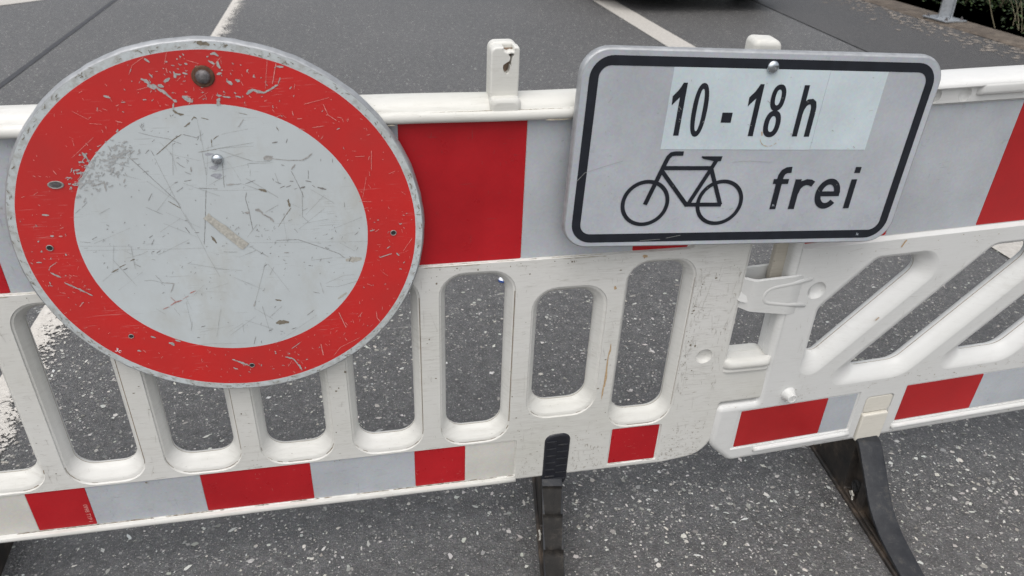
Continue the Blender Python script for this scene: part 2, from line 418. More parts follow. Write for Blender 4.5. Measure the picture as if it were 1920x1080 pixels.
# strokes: flat lettering and line marks
def stroke(mb, pts, w, y, cap=0.0, closed=False):
    n = len(pts); A = []; B = []
    for i in range(n):
        p = Vector(pts[i])
        a = (p-Vector(pts[i-1])) if (i or closed) else None; b = (Vector(pts[(i+1) % n])-p) if (i < n-1 or closed) else None
        a = a.normalized() if a is not None else b.normalized(); b = b.normalized() if b is not None else a
        na, nb = Vector((-a.y, a.x)), Vector((-b.y, b.x)); m = na+nb; m = m/max(.35, m.length_squared/2)
        ww = w[i] if isinstance(w, (list, tuple)) else w
        q = p
        if not closed and i == 0: q = p-a*cap
        if not closed and i == n-1: q = p+a*cap
        A.append((q.x+m.x*ww/2, y, q.y+m.y*ww/2)); B.append((q.x-m.x*ww/2, y, q.y-m.y*ww/2))
    mb.ring([A, B], closed=closed, flip=False); return mb
def arc(cx, cz, rx_, rz_, a0, a1, n=20): return [(cx+rx_*math.cos(R(a0+(a1-a0)*i/n)), cz+rz_*math.sin(R(a0+(a1-a0)*i/n))) for i in range(n+1)]
def poly(mb, pts, y):
    fill(mb, pts, [], y); return mb
def letter(name, text, size, parent, loc, mat, rot=(90, 0, 0), **kw):
    cu = bpy.data.curves.new(name, 'FONT'); cu.body = text; cu.size = size; cu.align_x = 'CENTER'; cu.align_y = 'CENTER'
    tmp = bpy.data.objects.new(name+'_tmp', cu); col.objects.link(tmp)
    dg = bpy.context.evaluated_depsgraph_get(); me = bpy.data.meshes.new_from_object(tmp.evaluated_get(dg))
    bpy.data.objects.remove(tmp); bpy.data.curves.remove(cu)
    me.materials.clear(); me.materials.append(M[mat]); me.name = name
    o = link(bpy.data.objects.new(name, me), parent); o.location = loc; o.rotation_euler = [R(a) for a in rot]; return tag(o, **kw)

# ------------------------------------------------------------------ the setting
def quad(name, pts, z, mat, parent=None, uv=False, **kw):
    mb = MB(); mb.add([(x, y, z) for x, y in pts], [tuple(range(len(pts)))])
    o = mb.build(name, mat, parent, smooth=0, **kw)
    if uv:
        u = o.data.uv_layers.new(name='UVMap')
        for i, c in enumerate([(0, 0), (1, 0), (1, 1), (0, 1)]): u.data[i].uv = c
    return o
jx = lambda y: 4.09+.070*(y-4.32)          # joint between carriageway and side strip
road = quad('road', [(-60, -40), (jx(-40), -40), (jx(90), 90), (-60, 90)], 0, 'asphalt', kind='structure')
strip = quad('side_strip', [(jx(-40)+.012, -40), (5.44, -40), (5.44, 90), (jx(90)+.012, 90)], .002, 'asphalt_side', kind='structure')
under = quad('ground', [(-150, -150), (5.6, -150), (5.6, 150), (-150, 150)], -.06, 'soil', kind='structure')
quad('joint_seal', [(jx(-40)-.003, -40), (jx(-40)+.015, -40), (jx(90)+.015, 90), (jx(90)-.003, 90)], -.008, 'tar', road)
quad('tar_joint', [(-1.79, -40), (-1.75, -40), (-1.842, 30), (-1.882, 30)], .003, 'tar_soft', road)
quad('lane_line', [(-.815, -20), (-.65, -20), (-.65, 40), (-.79, 40)], .004, 'paint_worn', road, uv=True)
quad('lane_line', [(2.590, -20), (2.800, -20), (2.822, 40), (2.602, 40)], .004, 'paint', road)
quad('cross_line', [(-2.400+.9, 6.921+.92), (-2.694-3.0, 6.617-3.0), (-2.694-3.2, 6.617-2.75), (-2.400+.7, 6.921+1.17)], .004, 'paint', road)
# edge beam with its chipped inner edge
mb = MB(); N = 160; rnd = random.Random(3); top = []; ya = [2.2+i*.05 for i in range(N)]
inn = [5.435+.018*math.sin(y*3.1)+.012*rnd.uniform(-1, 1) for y in ya]
secs = [[(5.40, y, -.02), (xi, y, .003), (xi+.02, y, .016+rnd.uniform(-.003, .003)), (5.60, y, .022+rnd.uniform(-.003, .003)), (5.742+rnd.uniform(-.004, .004), y, .018), (5.752, y, 0), (5.755, y, -.25)] for y, xi in zip(ya, inn)]
mb.ring(secs, closed=False, flip=True)
mb.build('edge_beam', 'concrete', kind='structure')
mb = MB(); rnd = random.Random(11)          # flaking surface along the beam
for i in range(700):
    y = rnd.uniform(3.2, 8.5); x = 5.42-abs(rnd.gauss(0, .20)); a = rnd.uniform(.006, .036); b = a*rnd.uniform(.5, 2.2)
    k = rnd.randint(6, 9); ph = rnd.random()*6
    mb.add([(x+b*.5*math.cos(6.283*j/k+ph)*rnd.uniform(.6, 1.2), y+a*.8*math.sin(6.283*j/k+ph)*rnd.uniform(.6, 1.2), .0035+i*2e-6) for j in range(k)], [tuple(range(k))])
mb.build('flaked_patch', 'spall', strip, smooth=0, kind='stuff')
mb = MB(); rnd = random.Random(5)
L = [[(x, y, -.2-.28*(x-5.755)+.06*rnd.uniform(-1, 1)*(x > 5.8)) for x in (5.755, 5.9, 6.3, 7, 8, 10, 14, 24, 60)] for y in [-20+2*i for i in range(45)]]
mb.ring(L, closed=False, flip=True); mb.build('embankment', 'soil', kind='structure')

# pale crushed stone lying in the asphalt, near enough to be told apart
mb = MB(); tones = []; rnd = random.Random(21)
def chip(x, y, s):
    k = rnd.randint(4, 7); asp = rnd.choice((1, 1.15, 1.4, 1.9, 2.6)); ph = rnd.random()*6.283
    ca, sa = math.cos(ph), math.sin(ph); z = .0005+rnd.random()*.0007; P = []
    for j in range(k):
        an = 6.283*(j+rnd.uniform(-.3, .3))/k; r = s*.5*rnd.uniform(.65, 1.15); u, w = r*math.cos(an)*asp**.5, r*math.sin(an)/asp**.5
        P.append((x+u*ca-w*sa, y+u*sa+w*ca, z))
    mb.fan(P)
    g = rnd.choice((.18, .27, .37, .47, .58)); w = rnd.uniform(.95, 1.08); tones.append((g*w, g, g*rnd.uniform(.86, .98)))
for i in range(100000):
    y = -.75+4.9*rnd.random()**1.25; x = rnd.uniform(-1.5-.25*max(0, y), 2.2+.75*max(0, y))
    if x > jx(y)-.01: continue
    if y > 2.6 and rnd.random() < (y-2.6)/1.8: continue
    if rnd.random() < .5+.5*math.sin(x*5.1+2.2*math.sin(y*3.3))*math.sin(y*4.7+1.9*math.sin(x*2.7))-.24: continue
    chip(x, y, min(.0150, max(.0016, rnd.lognormvariate(math.log(.0068 if i % 5 == 0 else .0037), .48))))
for i in range(52000):
    y = rnd.uniform(2.4, 7.6); x = rnd.uniform(-2.9-.12*y, 2.6+.35*y)
    if x > jx(y)-.01 or (y < 4 and rnd.random() > (y-2.4)/1.6): continue
    chip(x, y, min(.015, max(.003, rnd.lognormvariate(math.log(.0056), .45))))
o = mb.build('stone_chip', 'chip', road, smooth=0, kind='stuff')
ca_ = o.data.color_attributes.new('tone', 'FLOAT_COLOR', 'CORNER'); buf = []
for f, t in zip(o.data.polygons, tones): buf += [t[0], t[1], t[2], 1.0]*f.loop_total
ca_.data.foreach_set('color', buf)

# ------------------------------------------------------------------ first barrier panel (upright bars)
LEAN = 3.966
MA = Matrix.Translation((0, 0, .165)) @ Matrix.Rotation(R(LEAN), 4, 'X')
MAF = MA @ Matrix.Translation((0, 0, 1.24))
Z0 = 1.24
barrier_a = empty('traffic_barrier', MA, label='white plastic barrier panel with upright slots behind the round sign', cat='barrier', group='barrier panels closing the road')
z = lambda v: v+Z0
outline = rpoly([(-1.02, z(-1.24)), (.80, z(-1.24)), (.905, z(-1.225)), (.905, z(-1.085)), (1.0, z(-1.083)), (.994, z(-.970)), (.897, z(-.970)), (.897, z(-.425)), (-1.02, z(-.425))],
                [.02, .10, .085, .004, .008, .022, .006, .004, .02], 6)
through = []
pitch, c0 = .1685, .390
for k in range(-8, 3):
    c = c0+pitch*k
    if k == 1:
        fr = rrect(c-.0695, c+.0725, z(-1.074), z(-.764), .047, 7); se = rrect(c-.0535, c+.0545, z(-1.046), z(-.785), .034, 7)
    else:
        fr = rrect(c-.0670, c+.0690, z(-1.121), z(-.720), .046, 7); se = rrect(c-.0535, c+.0540, z(-1.091), z(-.739), .033, 7)
    through.append((fr, se))
recess = [(rpoly([(-1.0, z(-.7045)), (.783, z(-.7045)), (.783, z(-.448)), (-1.0, z(-.448))], [.004, .012, .003, .003], 4), .0058, .0020),
          (rrect(-.885, .476, z(-1.2275), z(-1.1245), .005, 3), .0030, .0016),
          (rrect(.6725, .7835, z(-1.2265), z(-1.1235), .005, 3), .0030, .0016)]
bowls = [(.845, z(-.954), .0175, .0085), (.5035-.0168*1, z(-.945), .006, .0012)]
body = panel(outline, .0075, .052, through, recess, [bowls[0]]).build('panel_body', 'plastic_a', barrier_a)
# hook lug: fat rounded top and a bead below it
mb = MB(); SEC0 = [(.004, -.9690), (-.003, -.9700), (-.0075, -.9735), (-.0100, -.9790), (-.0100, -.9850), (-.0070, -.9895), (-.0010, -.9915), (-.0030, -.9935), (-.0050, -.9970), (-.0045, -1.0005), (-.0010, -1.0030), (.004, -1.0035)]
L = [[(x, y*k+(1-k)*.004, z(v)) for y, v in SEC0] for x, k in ((.888, .0), (.894, .5), (.902, .9), (.912, 1), (.970, 1), (.982, .97), (.9885, .80), (.9925, .35))]
mb.ring(L, closed=False); fixn(mb.build('lug_bead', 'plastic_a', barrier_a, smooth=60))
# top rail
SEC = [(.000, -.4475), (-.006, -.4478), (-.0105, -.4460), (-.0132, -.4420), (-.0135, -.4375), (-.0120, -.4330), (-.0085, -.4300), (-.0050, -.4296), (-.0042, -.4280), (-.0015, -.4240), (.004, -.4200), (.012, -.4176), (.026, -.4165), (.040, -.4176), (.048, -.4200), (.053, -.4240), (.0565, -.4296), (.062, -.4300), (.0655, -.4375), (.062, -.4460), (.052, -.4475)]
def rail(name, sec, x0, x1, parent, mat, zoff, n=80, wav=.0006, seed=1):
    mb = MB(); rn = random.Random(seed); L = []
    for i in range(n+1):
        x = x0+(x1-x0)*i/n; d = wav*math.sin(x*9+seed)+wav*.6*math.sin(x*23+1)
        L.append([(x, y+d*.5, v+zoff+d) for y, v in sec])
    mb.ring(L, flip=False); mb.fan(L[0], True); mb.fan(L[-1]); return fixn(mb.build(name, mat, parent, smooth=38))
rail('top_rail', SEC, -1.02, .899, barrier_a, 'plastic_a', Z0)
# posts on the rail; the inner one has its top broken open
def post(x0, x1, ztop, broken):
    if broken:
        X = lambda q: .4055+(q-103)*.0001185
        V = lambda q: z(-.3455)-(q-215)*.000135
        out = [(x0, z(-.428)), (x1, z(-.428)), (x1, z(-.340)), (X(395), z(-.340)), (X(388), V(222)), (X(352), V(214)), (X(310), V(228)), (X(272), V(212)), (X(262), z(-.340)), (x0, z(-.340))]
        P = rpoly(out, [0, 0, .009, .001, .001, .001, .001, .001, .0015, .009], 4)
        hole = [(X(i), V(j)) for i, j in ((258, 395), (268, 440), (290, 465), (315, 470), (340, 450), (350, 410), (352, 382), (368, 376), (364, 330), (374, 292), (398, 252), (382, 240), (350, 243), (318, 254), (345, 278), (347, 300), (336, 326), (300, 345), (262, 368))]
        mb = panel(P, .0030, .020, (), [(hole, .013, .0008)], (), .006)
        Pb = rpoly([(x0, z(-.428)), (x1, z(-.428)), (x1, z(-.338)), (x0, z(-.338))], [0, 0, .011, .011], 5)
        m2 = panel(Pb, .0045, .020, (), (), (), .0262); mb.add(m2.v, m2.f)
    else:
        P = rpoly([(x0, z(-.428)), (x1, z(-.428)), (x1, ztop), (x0, ztop+.003)], [0, 0, .013, .010], 6)
        mb = panel(P, .009, .040, (), (), (), .006)
    o = mb.build('post', 'plastic_a', barrier_a)
    b = MB()
    b.ring([[(x, y, v) for x, v in rrect(x0-.002+i, x1+.002-i, z(-.4395), z(-.413)-i, .008, 4)] for i, y in ((0, .012), (0, -.006), (.0025, -.0085), (.006, -.0095))])
    b.fan([(x, -.0095, v) for x, v in rrect(x0+.004, x1-.004, z(-.4395), z(-.419), .008, 4)])
    b.build('post_base', 'plastic_a', o)
    return o
p1 = post(.4055, .4490, 0, True)
MB().box(.4230, .4405, .0172, .0186, z(-.3815), z(-.3440)).build('broken_core', 'core', p1, smooth=0, label='torn brown inside of the broken post')
post(.823, .871, z(-.339), False)
# hinge pin reaching into the next panel's sleeve
pin = MB().box(.957, 1.0, .022, .036, z(-.80), z(-.43), .003).build('hinge_pin', 'plastic_old', barrier_a)
MB().box(.88, 1.0, .012, .046, z(-.475), z(-.428), .004).build('pin_arm', 'plastic_a', barrier_a)

def sheet_part(parent, x0, x1, z0_, z1_, mat, y, r=.002, th=.0009, **kw):
    P = rrect(x0, x1, z0_, z1_, r, 2); mb = MB(); mb.ring([at(inset(P, .0004), y-th), at(P, y-th*.5), at(P, y)], flip=True); fill(mb, inset(P, .0004), [], y-th)
    return mb.build('reflective_sheet', mat, parent, smooth=0, **kw)
yr = .0058
for x0, x1, m in ((-.935, -.735, 'red'), (-.735, -.5352, 'white'), (-.5348, -.3352, 'red'), (-.3348, -.1352, 'white'), (-.1348, .0648, 'red'), (.0652, .2646, 'white'), (.2652, .4652, 'red'), (.4658, .6660, 'white'), (.6665, .7702, 'red')):
    sheet_part(barrier_a, x0, x1, z(-.7022), z(-.4490), m, yr)
for x0, x1, m in ((-.83, -.632, 'white'), (-.6315, -.431, 'white_warm'), (-.4305, -.3302, 'red'), (-.3298, -.1302, 'white'), (-.1298, .0706, 'red'), (.0710, .2702, 'white'), (.2706, .3712, 'red'), (.3716, .4716, 'white_warm')):
    s = sheet_part(barrier_a, x0, x1, z(-1.2245), z(-1.1268), m, .0030)
    if x0 == -.4305: red_low = s
sheet_part(barrier_a, .6765, .7790, z(-1.2235), z(-1.1268), 'red', .0030)
letter('print', '0998 TYP I', .0105, red_low, (-.3395, .0016, z(-1.193)), 'mark_l', (90, 90, 0))
# lower lip catching the light under the bottom sheets
rail('bottom_lip', [(.004, 0), (-.004, .0005), (-.0062, .003), (-.0066, .007), (-.005, .0105), (-.001, .012), (.004, .012)], -.885, .476, barrier_a, 'plastic_a', .0005, 40, .0003)
# stains on the plastic
mb = MB(); rn = random.Random(4)
def blotch(mb, x, v, r, y, kx=1.0, kz=1.0, n=11):
    poly(mb, [(x+r*kx*math.cos(6.283*i/n)*rn.uniform(.55, 1.25), v+r*kz*math.sin(6.283*i/n)*rn.uniform(.55, 1.25)) for i in range(n)], y)
for x, v, r, kx, kz in ((.6455, -.955, .010, .22, 3.2), (.6460, -.985, .009, .25, 3.0), (.6435, -1.02, .007, .3, 2.5), (.648, -.915, .006, .3, 2.0), (.6415, -.775, .005, .6, 1.0), (.6895, -.7125, .0040, 1.2, 1.0)):
    blotch(mb, x, z(v), r, -.0004-rn.random()*.0002, kx, kz)
mb.build('rust_streak', 'mark_s', barrier_a, smooth=0, kind='stuff', label='rust brown run on the bar between the short slot and the last slot')
mb = MB()
for i in range(300):
    k = rn.randint(-5, 3); x = .305+pitch*k+rn.gauss(0, .014); v = -.72-rn.random()*.42
    if k == 3: x = .845+rn.gauss(0, .025)
    if rn.random() < .35: x, v = .80+rn.gauss(0, .006), -.75-rn.random()*.25
    if rn.random() < .2: x, v = rn.uniform(-.4, .65), -.709-rn.random()*.007
    if not (-.46 < x < .89): continue
    ok = all(not (min(p[0] for p in fr)-.001 < x < max(p[0] for p in fr)+.001 and min(p[1] for p in fr)-.001 < z(v) < max(p[1] for p in fr)+.001) for fr, se in through)
    if ok: blotch(mb, x, z(v), rn.lognormvariate(math.log(.0010), .5), -.0003-rn.random()*.0003, rn.uniform(.3, 1.2), rn.uniform(.3, 1.3), 7)
mb.build('dirt_speck', 'mark_b', barrier_a, smooth=0, kind='stuff')

slots_a = through
# ------------------------------------------------------------------ second barrier panel (slanting bars)
K = 1.02
yaw, lean, roll = R(2.6), R(-.2), R(.86)
u = Vector((math.cos(yaw), math.sin(yaw), 0)); n = Vector((math.sin(yaw), -math.cos(yaw), 0)); w = Vector((0, 0, 1))
w, n = math.cos(lean)*w-math.sin(lean)*n, math.cos(lean)*n+math.sin(lean)*w
u, w = math.cos(roll)*u+math.sin(roll)*w, -math.sin(roll)*u+math.cos(roll)*w
Cc = Vector((.19967, -1.13946, 0)); O = Cc+K*(Vector((1.2, -.016, -.7))-Cc)+w*(-.529*K)
MBm = Matrix(((u.x, -n.x, w.x, O.x), (u.y, -n.y, w.y, O.y), (u.z, -n.z, w.z, O.z), (0, 0, 0, 1)))
barrier_b = empty('traffic_barrier', MAF @ MBm, label='white plastic barrier panel with slanting bars under the bicycle plate', cat='barrier', group='barrier panels closing the road')
b = lambda x, v: (x*K, (v+.529)*K)
bz = lambda v: (v+.529)*K
outline = rpoly([b(-.268, -.529), b(1.62, -.529), b(1.62, .298), b(-.233, .298), b(-.233, -.366), b(-.320, -.366), b(-.324, -.47)], [.03, .03, .01, .01, .006, .014, .05], 6)
sl = 1.03; through = []
def slot(k):
    dx = .262*k
    xf0, xf1 = -.025+dx, .185+dx; xs0, xs1 = .014+dx, .145+dx
    tf, bf, ts, bs = -.035, -.353, -.054, -.324
    X = lambda v, xk: xk+v/sl
    if k == 0:
        lf, ls = -.158, -.138
        F = [(lf, (lf-xf1)*sl), (X(tf, xf1), tf), (X(tf, xf0), tf), (lf, (lf-xf0)*sl)]
        S = [(ls, (ls-xs1)*sl), (X(ts, xs1), ts), (X(ts, xs0), ts), (ls, (ls-xs0)*sl)]
        rf_, rs = [.030, .045, .03, .03], [.018, .03, .02, .02]
    else:
        F = [(X(bf, xf0)-.008, bf), (X(bf, xf1), bf), (X(tf, xf1), tf), (X(tf, xf0), tf)]
        S = [(X(bs, xs0)+.002, bs), (X(bs, xs1), bs), (X(ts, xs1), ts), (X(ts, xs0), ts)]
        rf_, rs = [.030, .07, .045, .04], [.016, .05, .03, .03]
    return rpoly([b(*p) for p in F], rf_, 7), rpoly([b(*p) for p in S], rs, 7)
for k in range(0, 6): through.append(slot(k))
recess = [(rrect(-.222*K, 1.60*K, bz(-.0035), bz(.2600), .004, 3), .0085, .0060),
          (rrect(-.272*K, .016*K, bz(-.4925), bz(-.3815), .003, 3), .0030, .0022),
          (rrect(.127*K, 1.58*K, bz(-.4925), bz(-.3815), .003, 3), .0030, .0022),
          (rrect(.034*K, .104*K, bz(-.5240), bz(-.4000), .010, 5), .0050, .0015)]
panel(outline, .013, .056, through, recess, [(-.167*K, bz(-.098), .0195, .0095), (.0135*K, bz(.2735), .0130, .010), (-.045*K, bz(.2735), .0130, .010)], prof=SOFT).build('panel_body', 'plastic_b', barrier_b)
yb = .0085
for x0, x1, m in ((-.221, -.0475, 'red_b'), (-.0470, .1500, 'white'), (.1505, .350, 'red_b'), (.3505, .550, 'white'), (.5505, .750, 'red_b')):
    sheet_part(barrier_b, x0*K, x1*K, bz(.0045), bz(.2535), m, yb)
for x0, x1, m in ((-.263, -.0612, 'red_b'), (-.0608, .0100, 'white'), (.1315, .3270, 'red_b'), (.3275, .527, 'white'), (.5275, .727, 'red_b')):
    sheet_part(barrier_b, x0*K, x1*K, bz(-.4875), bz(-.3870), m, .0030)
SECB = [(.010, .2560), (.002, .2575), (.0005, .2700), (-.0045, .2715), (-.0085, .2745), (-.0100, .2790), (-.0100, .2900), (-.0095, .2930), (-.0070, .2965), (-.0010, .2990), (.008, .3008), (.028, .3020), (.048, .3005), (.058, .2960), (.064, .2880), (.064, .2700), (.050, .2560)]
SECL = [(.010, .2875), (.0008, .2870), (-.0050, .2872), (-.0088, .2880), (-.0100, .2900), (-.0095, .2930), (-.0070, .2965), (-.0010, .2990), (.008, .3008), (.028, .3020), (.048, .3005), (.058, .2960), (.064, .2880), (.064, .2700), (.050, .2560)]
rl = rail('top_rail', [(y, v*K) for y, v in SECL], -.235*K, 1.62*K, barrier_b, 'plastic_b', .529*K, 80, .0003, 6)
SECS = [(.004, .2910), (-.0060, .2935), (-.0101, .2915), (-.0104, .2880), (-.0104, .2800), (-.0090, .2748), (-.0045, .2715), (.0005, .2700), (.004, .2700)]
mb = MB(); L = [[(x*K, .004+(y-.004)*k, (v+.529)*K) for y, v in SECS] for x, k in ((.0345, .05), (.0365, .55), (.0395, .92), (.043, 1.0), (.8, 1.0), (1.62, 1.0))]
mb.ring(L, closed=False); fixn(mb.build('rail_skirt', 'plastic_b', rl, smooth=60))
# bead under the lower sheets
BEAD = [(.003, 0), (-.0035, .001), (-.0060, .004), (-.0065, .008), (-.0045, .0115), (0, .0135), (.003, .0135)]
rail('lower_bead', BEAD, -.215*K, .016*K, barrier_b, 'plastic_b', bz(-.508), 12, .0002)
rail('lower_bead', BEAD, .125*K, 1.58*K, barrier_b, 'plastic_b', bz(-.508), 40, .0002)
# foot socket cover: upper half set back, lower half proud
MB().ring([at(rrect(.0365*K, .1015*K, bz(-.4465), bz(-.4030), .009, 5), y) for y in (.004, .0015)]+[at(inset(rrect(.0365*K, .1015*K, bz(-.4465), bz(-.4030), .009, 5), .002), .0006)], flip=False).fan(at(inset(rrect(.0365*K, .1015*K, bz(-.4465), bz(-.4030), .009, 5), .002), .0006)).build('socket_cover', 'insert', barrier_b)
P = rrect(.0370*K, .1010*K, bz(-.5270), bz(-.4495), .005, 4)
MB().ring([at(P, .006), at(P, -.003), at(inset(P, .0015), -.0050), at(inset(P, .004), -.0056)]).fan(at(inset(P, .004), -.0056)).build('socket_cover', 'insert', barrier_b)
# peg above the short sheet
mb = MB(); prof = [(.0205, .001), (.0175, -.003), (.0145, -.008), (.0130, -.013), (.0125, -.0165), (.0112, -.0178), (.0095, -.0178), (.0092, -.0170), (.0085, -.0170), (.0010, -.0170)]
mb.lathe([(r*.85, h) for r, h in prof], 28, 'y', (-.166*K, 0, bz(-.354))); fixn(mb.build('peg', 'plastic_b', barrier_b))
# hinge sleeve
def sleeve():
    mb = MB()
    po = rpoly([(-.304, -.0035), (-.225, -.0035), (-.178, .0040), (-.178, .050), (-.312, .050), (-.3280, .038), (-.3280, .016)], [.018, .02, .0, .003, .010, .008, .012], 7)
    pi_ = rpoly([(-.298, .0030), (-.228, .0030), (-.218, .0036), (-.218, .0445), (-.309, .0445), (-.3215, .036), (-.3215, .019)], [.014, .003, .0, .003, .007, .006, .009], 7)
    po = [(x*K, y) for x, y in po]; pi_ = [(x*K, y) for x, y in pi_]
    zb = lambda x: bz(-.150+.030*max(0, min(1, (-.19-x/K)/.135)))
    mid = [((a[0]+c[0])/2, (a[1]+c[1])/2) for a, c in zip(po, pi_)]
    L = [[(x, y, zb(x)) for x, y in pi_], [(x, y, zb(x)-.002) for x, y in mid], [(x, y, zb(x)) for x, y in po], [(x, y, bz(-.068)) for x, y in po], [(x, y, bz(-.0585)) for x, y in po], [(x, y, bz(-.0560)) for x, y in mid], [(x, y, bz(-.0580)) for x, y in pi_], [(x, y, bz(-.12)) for x, y in pi_]]
    mb.ring(L); o = mb.build('hinge_sleeve', 'plastic_b', barrier_b, smooth=40); fixn(o)
    t = MB(); path = [b(*p) for p in ((-.184, -.0700), (-.225, -.0735), (-.258, -.0765), (-.2690, -.0790), (-.2765, -.0845), (-.2795, -.0925), (-.2785, -.1010), (-.2735, -.1075), (-.2650, -.1115), (-.2300, -.1195), (-.184, -.1300))]
    ridge(t, path, .0060, .0046, .0000); fixn(t.build('sleeve_rib', 'plastic_b', o, smooth=60))
    v = MB(); v.ring([[(x*K, y, bz(q_)) for x, y, q_ in row] for row in (((-.327, .020, -.100), (-.320, .010, -.106), (-.310, .004, -.107), (-.303, .001, -.104)), ((-.332, .014, -.098), (-.324, .005, -.104), (-.313, .000, -.106), (-.303, .000, -.1035)), ((-.3285, .018, -.084), (-.322, .010, -.086), (-.313, .0035, -.092), (-.303, .001, -.102)))], closed=False)
    v.build('sleeve_latch', 'plastic_b', o, smooth=60)
sleeve()
# nicks in the plastic
for pts, wd in (([(-.01, -.021), (-.006, -.011), (-.003, -.006)], .0035), ([(-.012, -.19), (-.006, -.183)], .003)):
    mb = MB(); stroke(mb, [b(*p) for p in pts], wd, -.0006); mb.build('brown_nick', 'mark_s', barrier_b, smooth=0)

# brown seams left by the mould in every slot, dust on the ledges
def seams(parent, slots, s, T, name='mould_seam'):
    mb = MB()
    for fr, se in slots:
        P = lerp2(fr, se, s); mb.ring([at(P, T/2-.0011), at(P, T/2+.0011)])
    mb.build(name, 'seam', parent, smooth=0, kind='stuff')
seams(barrier_a, slots_a, .985, .052); seams(barrier_b, through, .977, .056)
rn = random.Random(12)
mb = MB(); dirtline(mb, (-.47, z(-.7036)), (.775, z(-.7036)), .0016, -.0001+.002, rn, .55); dirtline(mb, (-.47, z(-.7060)), (.775, z(-.7060)), .0016, -.0004, rn, .30); dirtline(mb, (-.47, z(-.4305)), (.55, z(-.4305)), .0012, -.0088, rn, .5); dirtline(mb, (-.47, z(-.4465)), (.55, z(-.4465)), .0022, -.0128, rn, .35)
mb.build('ledge_dust', 'ledge_grey', barrier_a, smooth=0, kind='stuff')
mb = MB(); dirtline(mb, (-.47, z(-1.2262)), (.474, z(-1.2262)), .0026, .0012, rn, .8); dirtline(mb, (.675, z(-1.2255)), (.78, z(-1.2255)), .0016, .0012, rn, .6)
for fr, se in slots_a:      # thin run of dirt round the lower lip of each slot
    P = lerp2(fr, se, .10); n_ = len(P)
    for i in range(n_):
        if P[i][1] < z(-1.04) and rn.random() < .45: stroke(mb, [P[i], P[(i+1) % n_]], rn.uniform(.0004, .0014), .0022)
mb.build('ledge_dirt', 'ledge_dirt', barrier_a, smooth=0, kind='stuff')
mb = MB(); dirtline(mb, (-.26*K, bz(-.4915)), (.012*K, bz(-.4915)), .0012, .0015, rn, .5); dirtline(mb, (.13*K, bz(-.4915)), (.6*K, bz(-.4915)), .0012, .0015, rn, .5)
for i in range(120):
    x, v = rn.uniform(-.30, .5), rn.choice((rn.uniform(-.375, -.355), rn.uniform(-.525, -.512), rn.uniform(-.03, -.005)))
    if v > -.2 and x < -.2: continue
    blotch(mb, x*K, bz(v), rn.uniform(.0006, .0020), -.0004-rn.random()*.0002, rn.uniform(.4, 1.3), rn.uniform(.3, .9), 7)
mb.build('ledge_dust', 'ledge_grey', barrier_b, smooth=0, kind='stuff')

# scuffs, splashes and scratches that wear has left on plastic and sheeting
def wear(parent, name, mat, n, spot, inside, y, wd, ln, hor=.8):
    mb = MB(); k = 0; t = 0
    while k < n and t < n*12:
        t += 1; x, v = spot(); l = rn.lognormvariate(math.log(ln), .7); a = rn.gauss(0, .12) if rn.random() < hor else rn.gauss(1.57, .15)
        x2, v2 = x+l*math.cos(a), v+l*math.sin(a)
        if not (inside(x, v) and inside(x2, v2) and inside((x+x2)/2, (v+v2)/2)): continue
        k += 1; m = 4; pts = [(x+(x2-x)*i/m+rn.gauss(0, wd*.25), v+(v2-v)*i/m+rn.gauss(0, wd*.25)) for i in range(m+1)]
        stroke(mb, pts, [wd*rn.uniform(.3, 1.2)*(.4 if i in (0, m) else 1) for i in range(m+1)], y-k*6e-7)
    mb.build(name, mat, parent, smooth=0, kind='stuff')
boxes_a = [(min(p_[0] for p_ in fr), max(p_[0] for p_ in fr), min(p_[1] for p_ in fr), max(p_[1] for p_ in fr)) for fr, se in slots_a]
def in_a(x, v):
    if not (-.5 < x < .885 and .012 < v < z(-.709)): return False
    if z(-1.230) < v < z(-1.121) and (x < .479 or .670 < x < .787): return False
    if .528 < x < .592 and v < z(-1.112): return False
    if (x-.845)**2+(v-z(-.954))**2 < .02**2: return False
    return all(not (a-.0015 < x < c+.0015 and d-.0015 < v < e+.0015) for a, c, d, e in boxes_a)
anyw = lambda: (rn.uniform(-.48, .885), rn.uniform(0, z(-.709)))
edge = lambda: (rn.choice((.805, .812, .88, rn.uniform(.78, .89)))+rn.gauss(0, .004), rn.uniform(z(-1.05), z(-.72)))
wear(barrier_a, 'scuff', 'mark_p', 520, anyw, in_a, -.00025, .0007, .012)
wear(barrier_a, 'scuff', 'mark_p', 110, edge, in_a, -.00065, .0009, .010, .35)
wear(barrier_a, 'scuff', 'mark_q', 50, edge, in_a, -.00080, .0011, .004, .4)
low = lambda: (rn.uniform(-.48, .88), abs(rn.gauss(.03, .05)))
wear(barrier_a, 'splash', 'mark_q', 260, low, in_a, -.00090, .0012, .0022, .6)
under = lambda: (rn.uniform(-.48, .47), z(-1.120)-abs(rn.gauss(0, .003)))
wear(barrier_a, 'splash', 'mark_p', 70, under, in_a, -.00110, .0008, .006, 1)
wear(barrier_a, 'sheet_scratch', 'mark_w', 130, lambda: (rn.choice((rn.uniform(.47, .66), rn.uniform(-.33, -.2))), rn.uniform(z(-.70), z(-.45))), lambda x, v: (.468 < x < .664 or -.33 < x < -.14) and z(-.701) < v < z(-.451), .0046, .0006, .006, .6)
wear(barrier_a, 'sheet_scratch', 'mark_w', 150, lambda: (rn.choice((rn.uniform(-.328, -.132), rn.uniform(.073, .268))), rn.uniform(z(-1.223), z(-1.128))), lambda x, v: (-.328 < x < -.132 or .073 < x < .268) and z(-1.223) < v < z(-1.128), .0018, .0007, .006, .85)
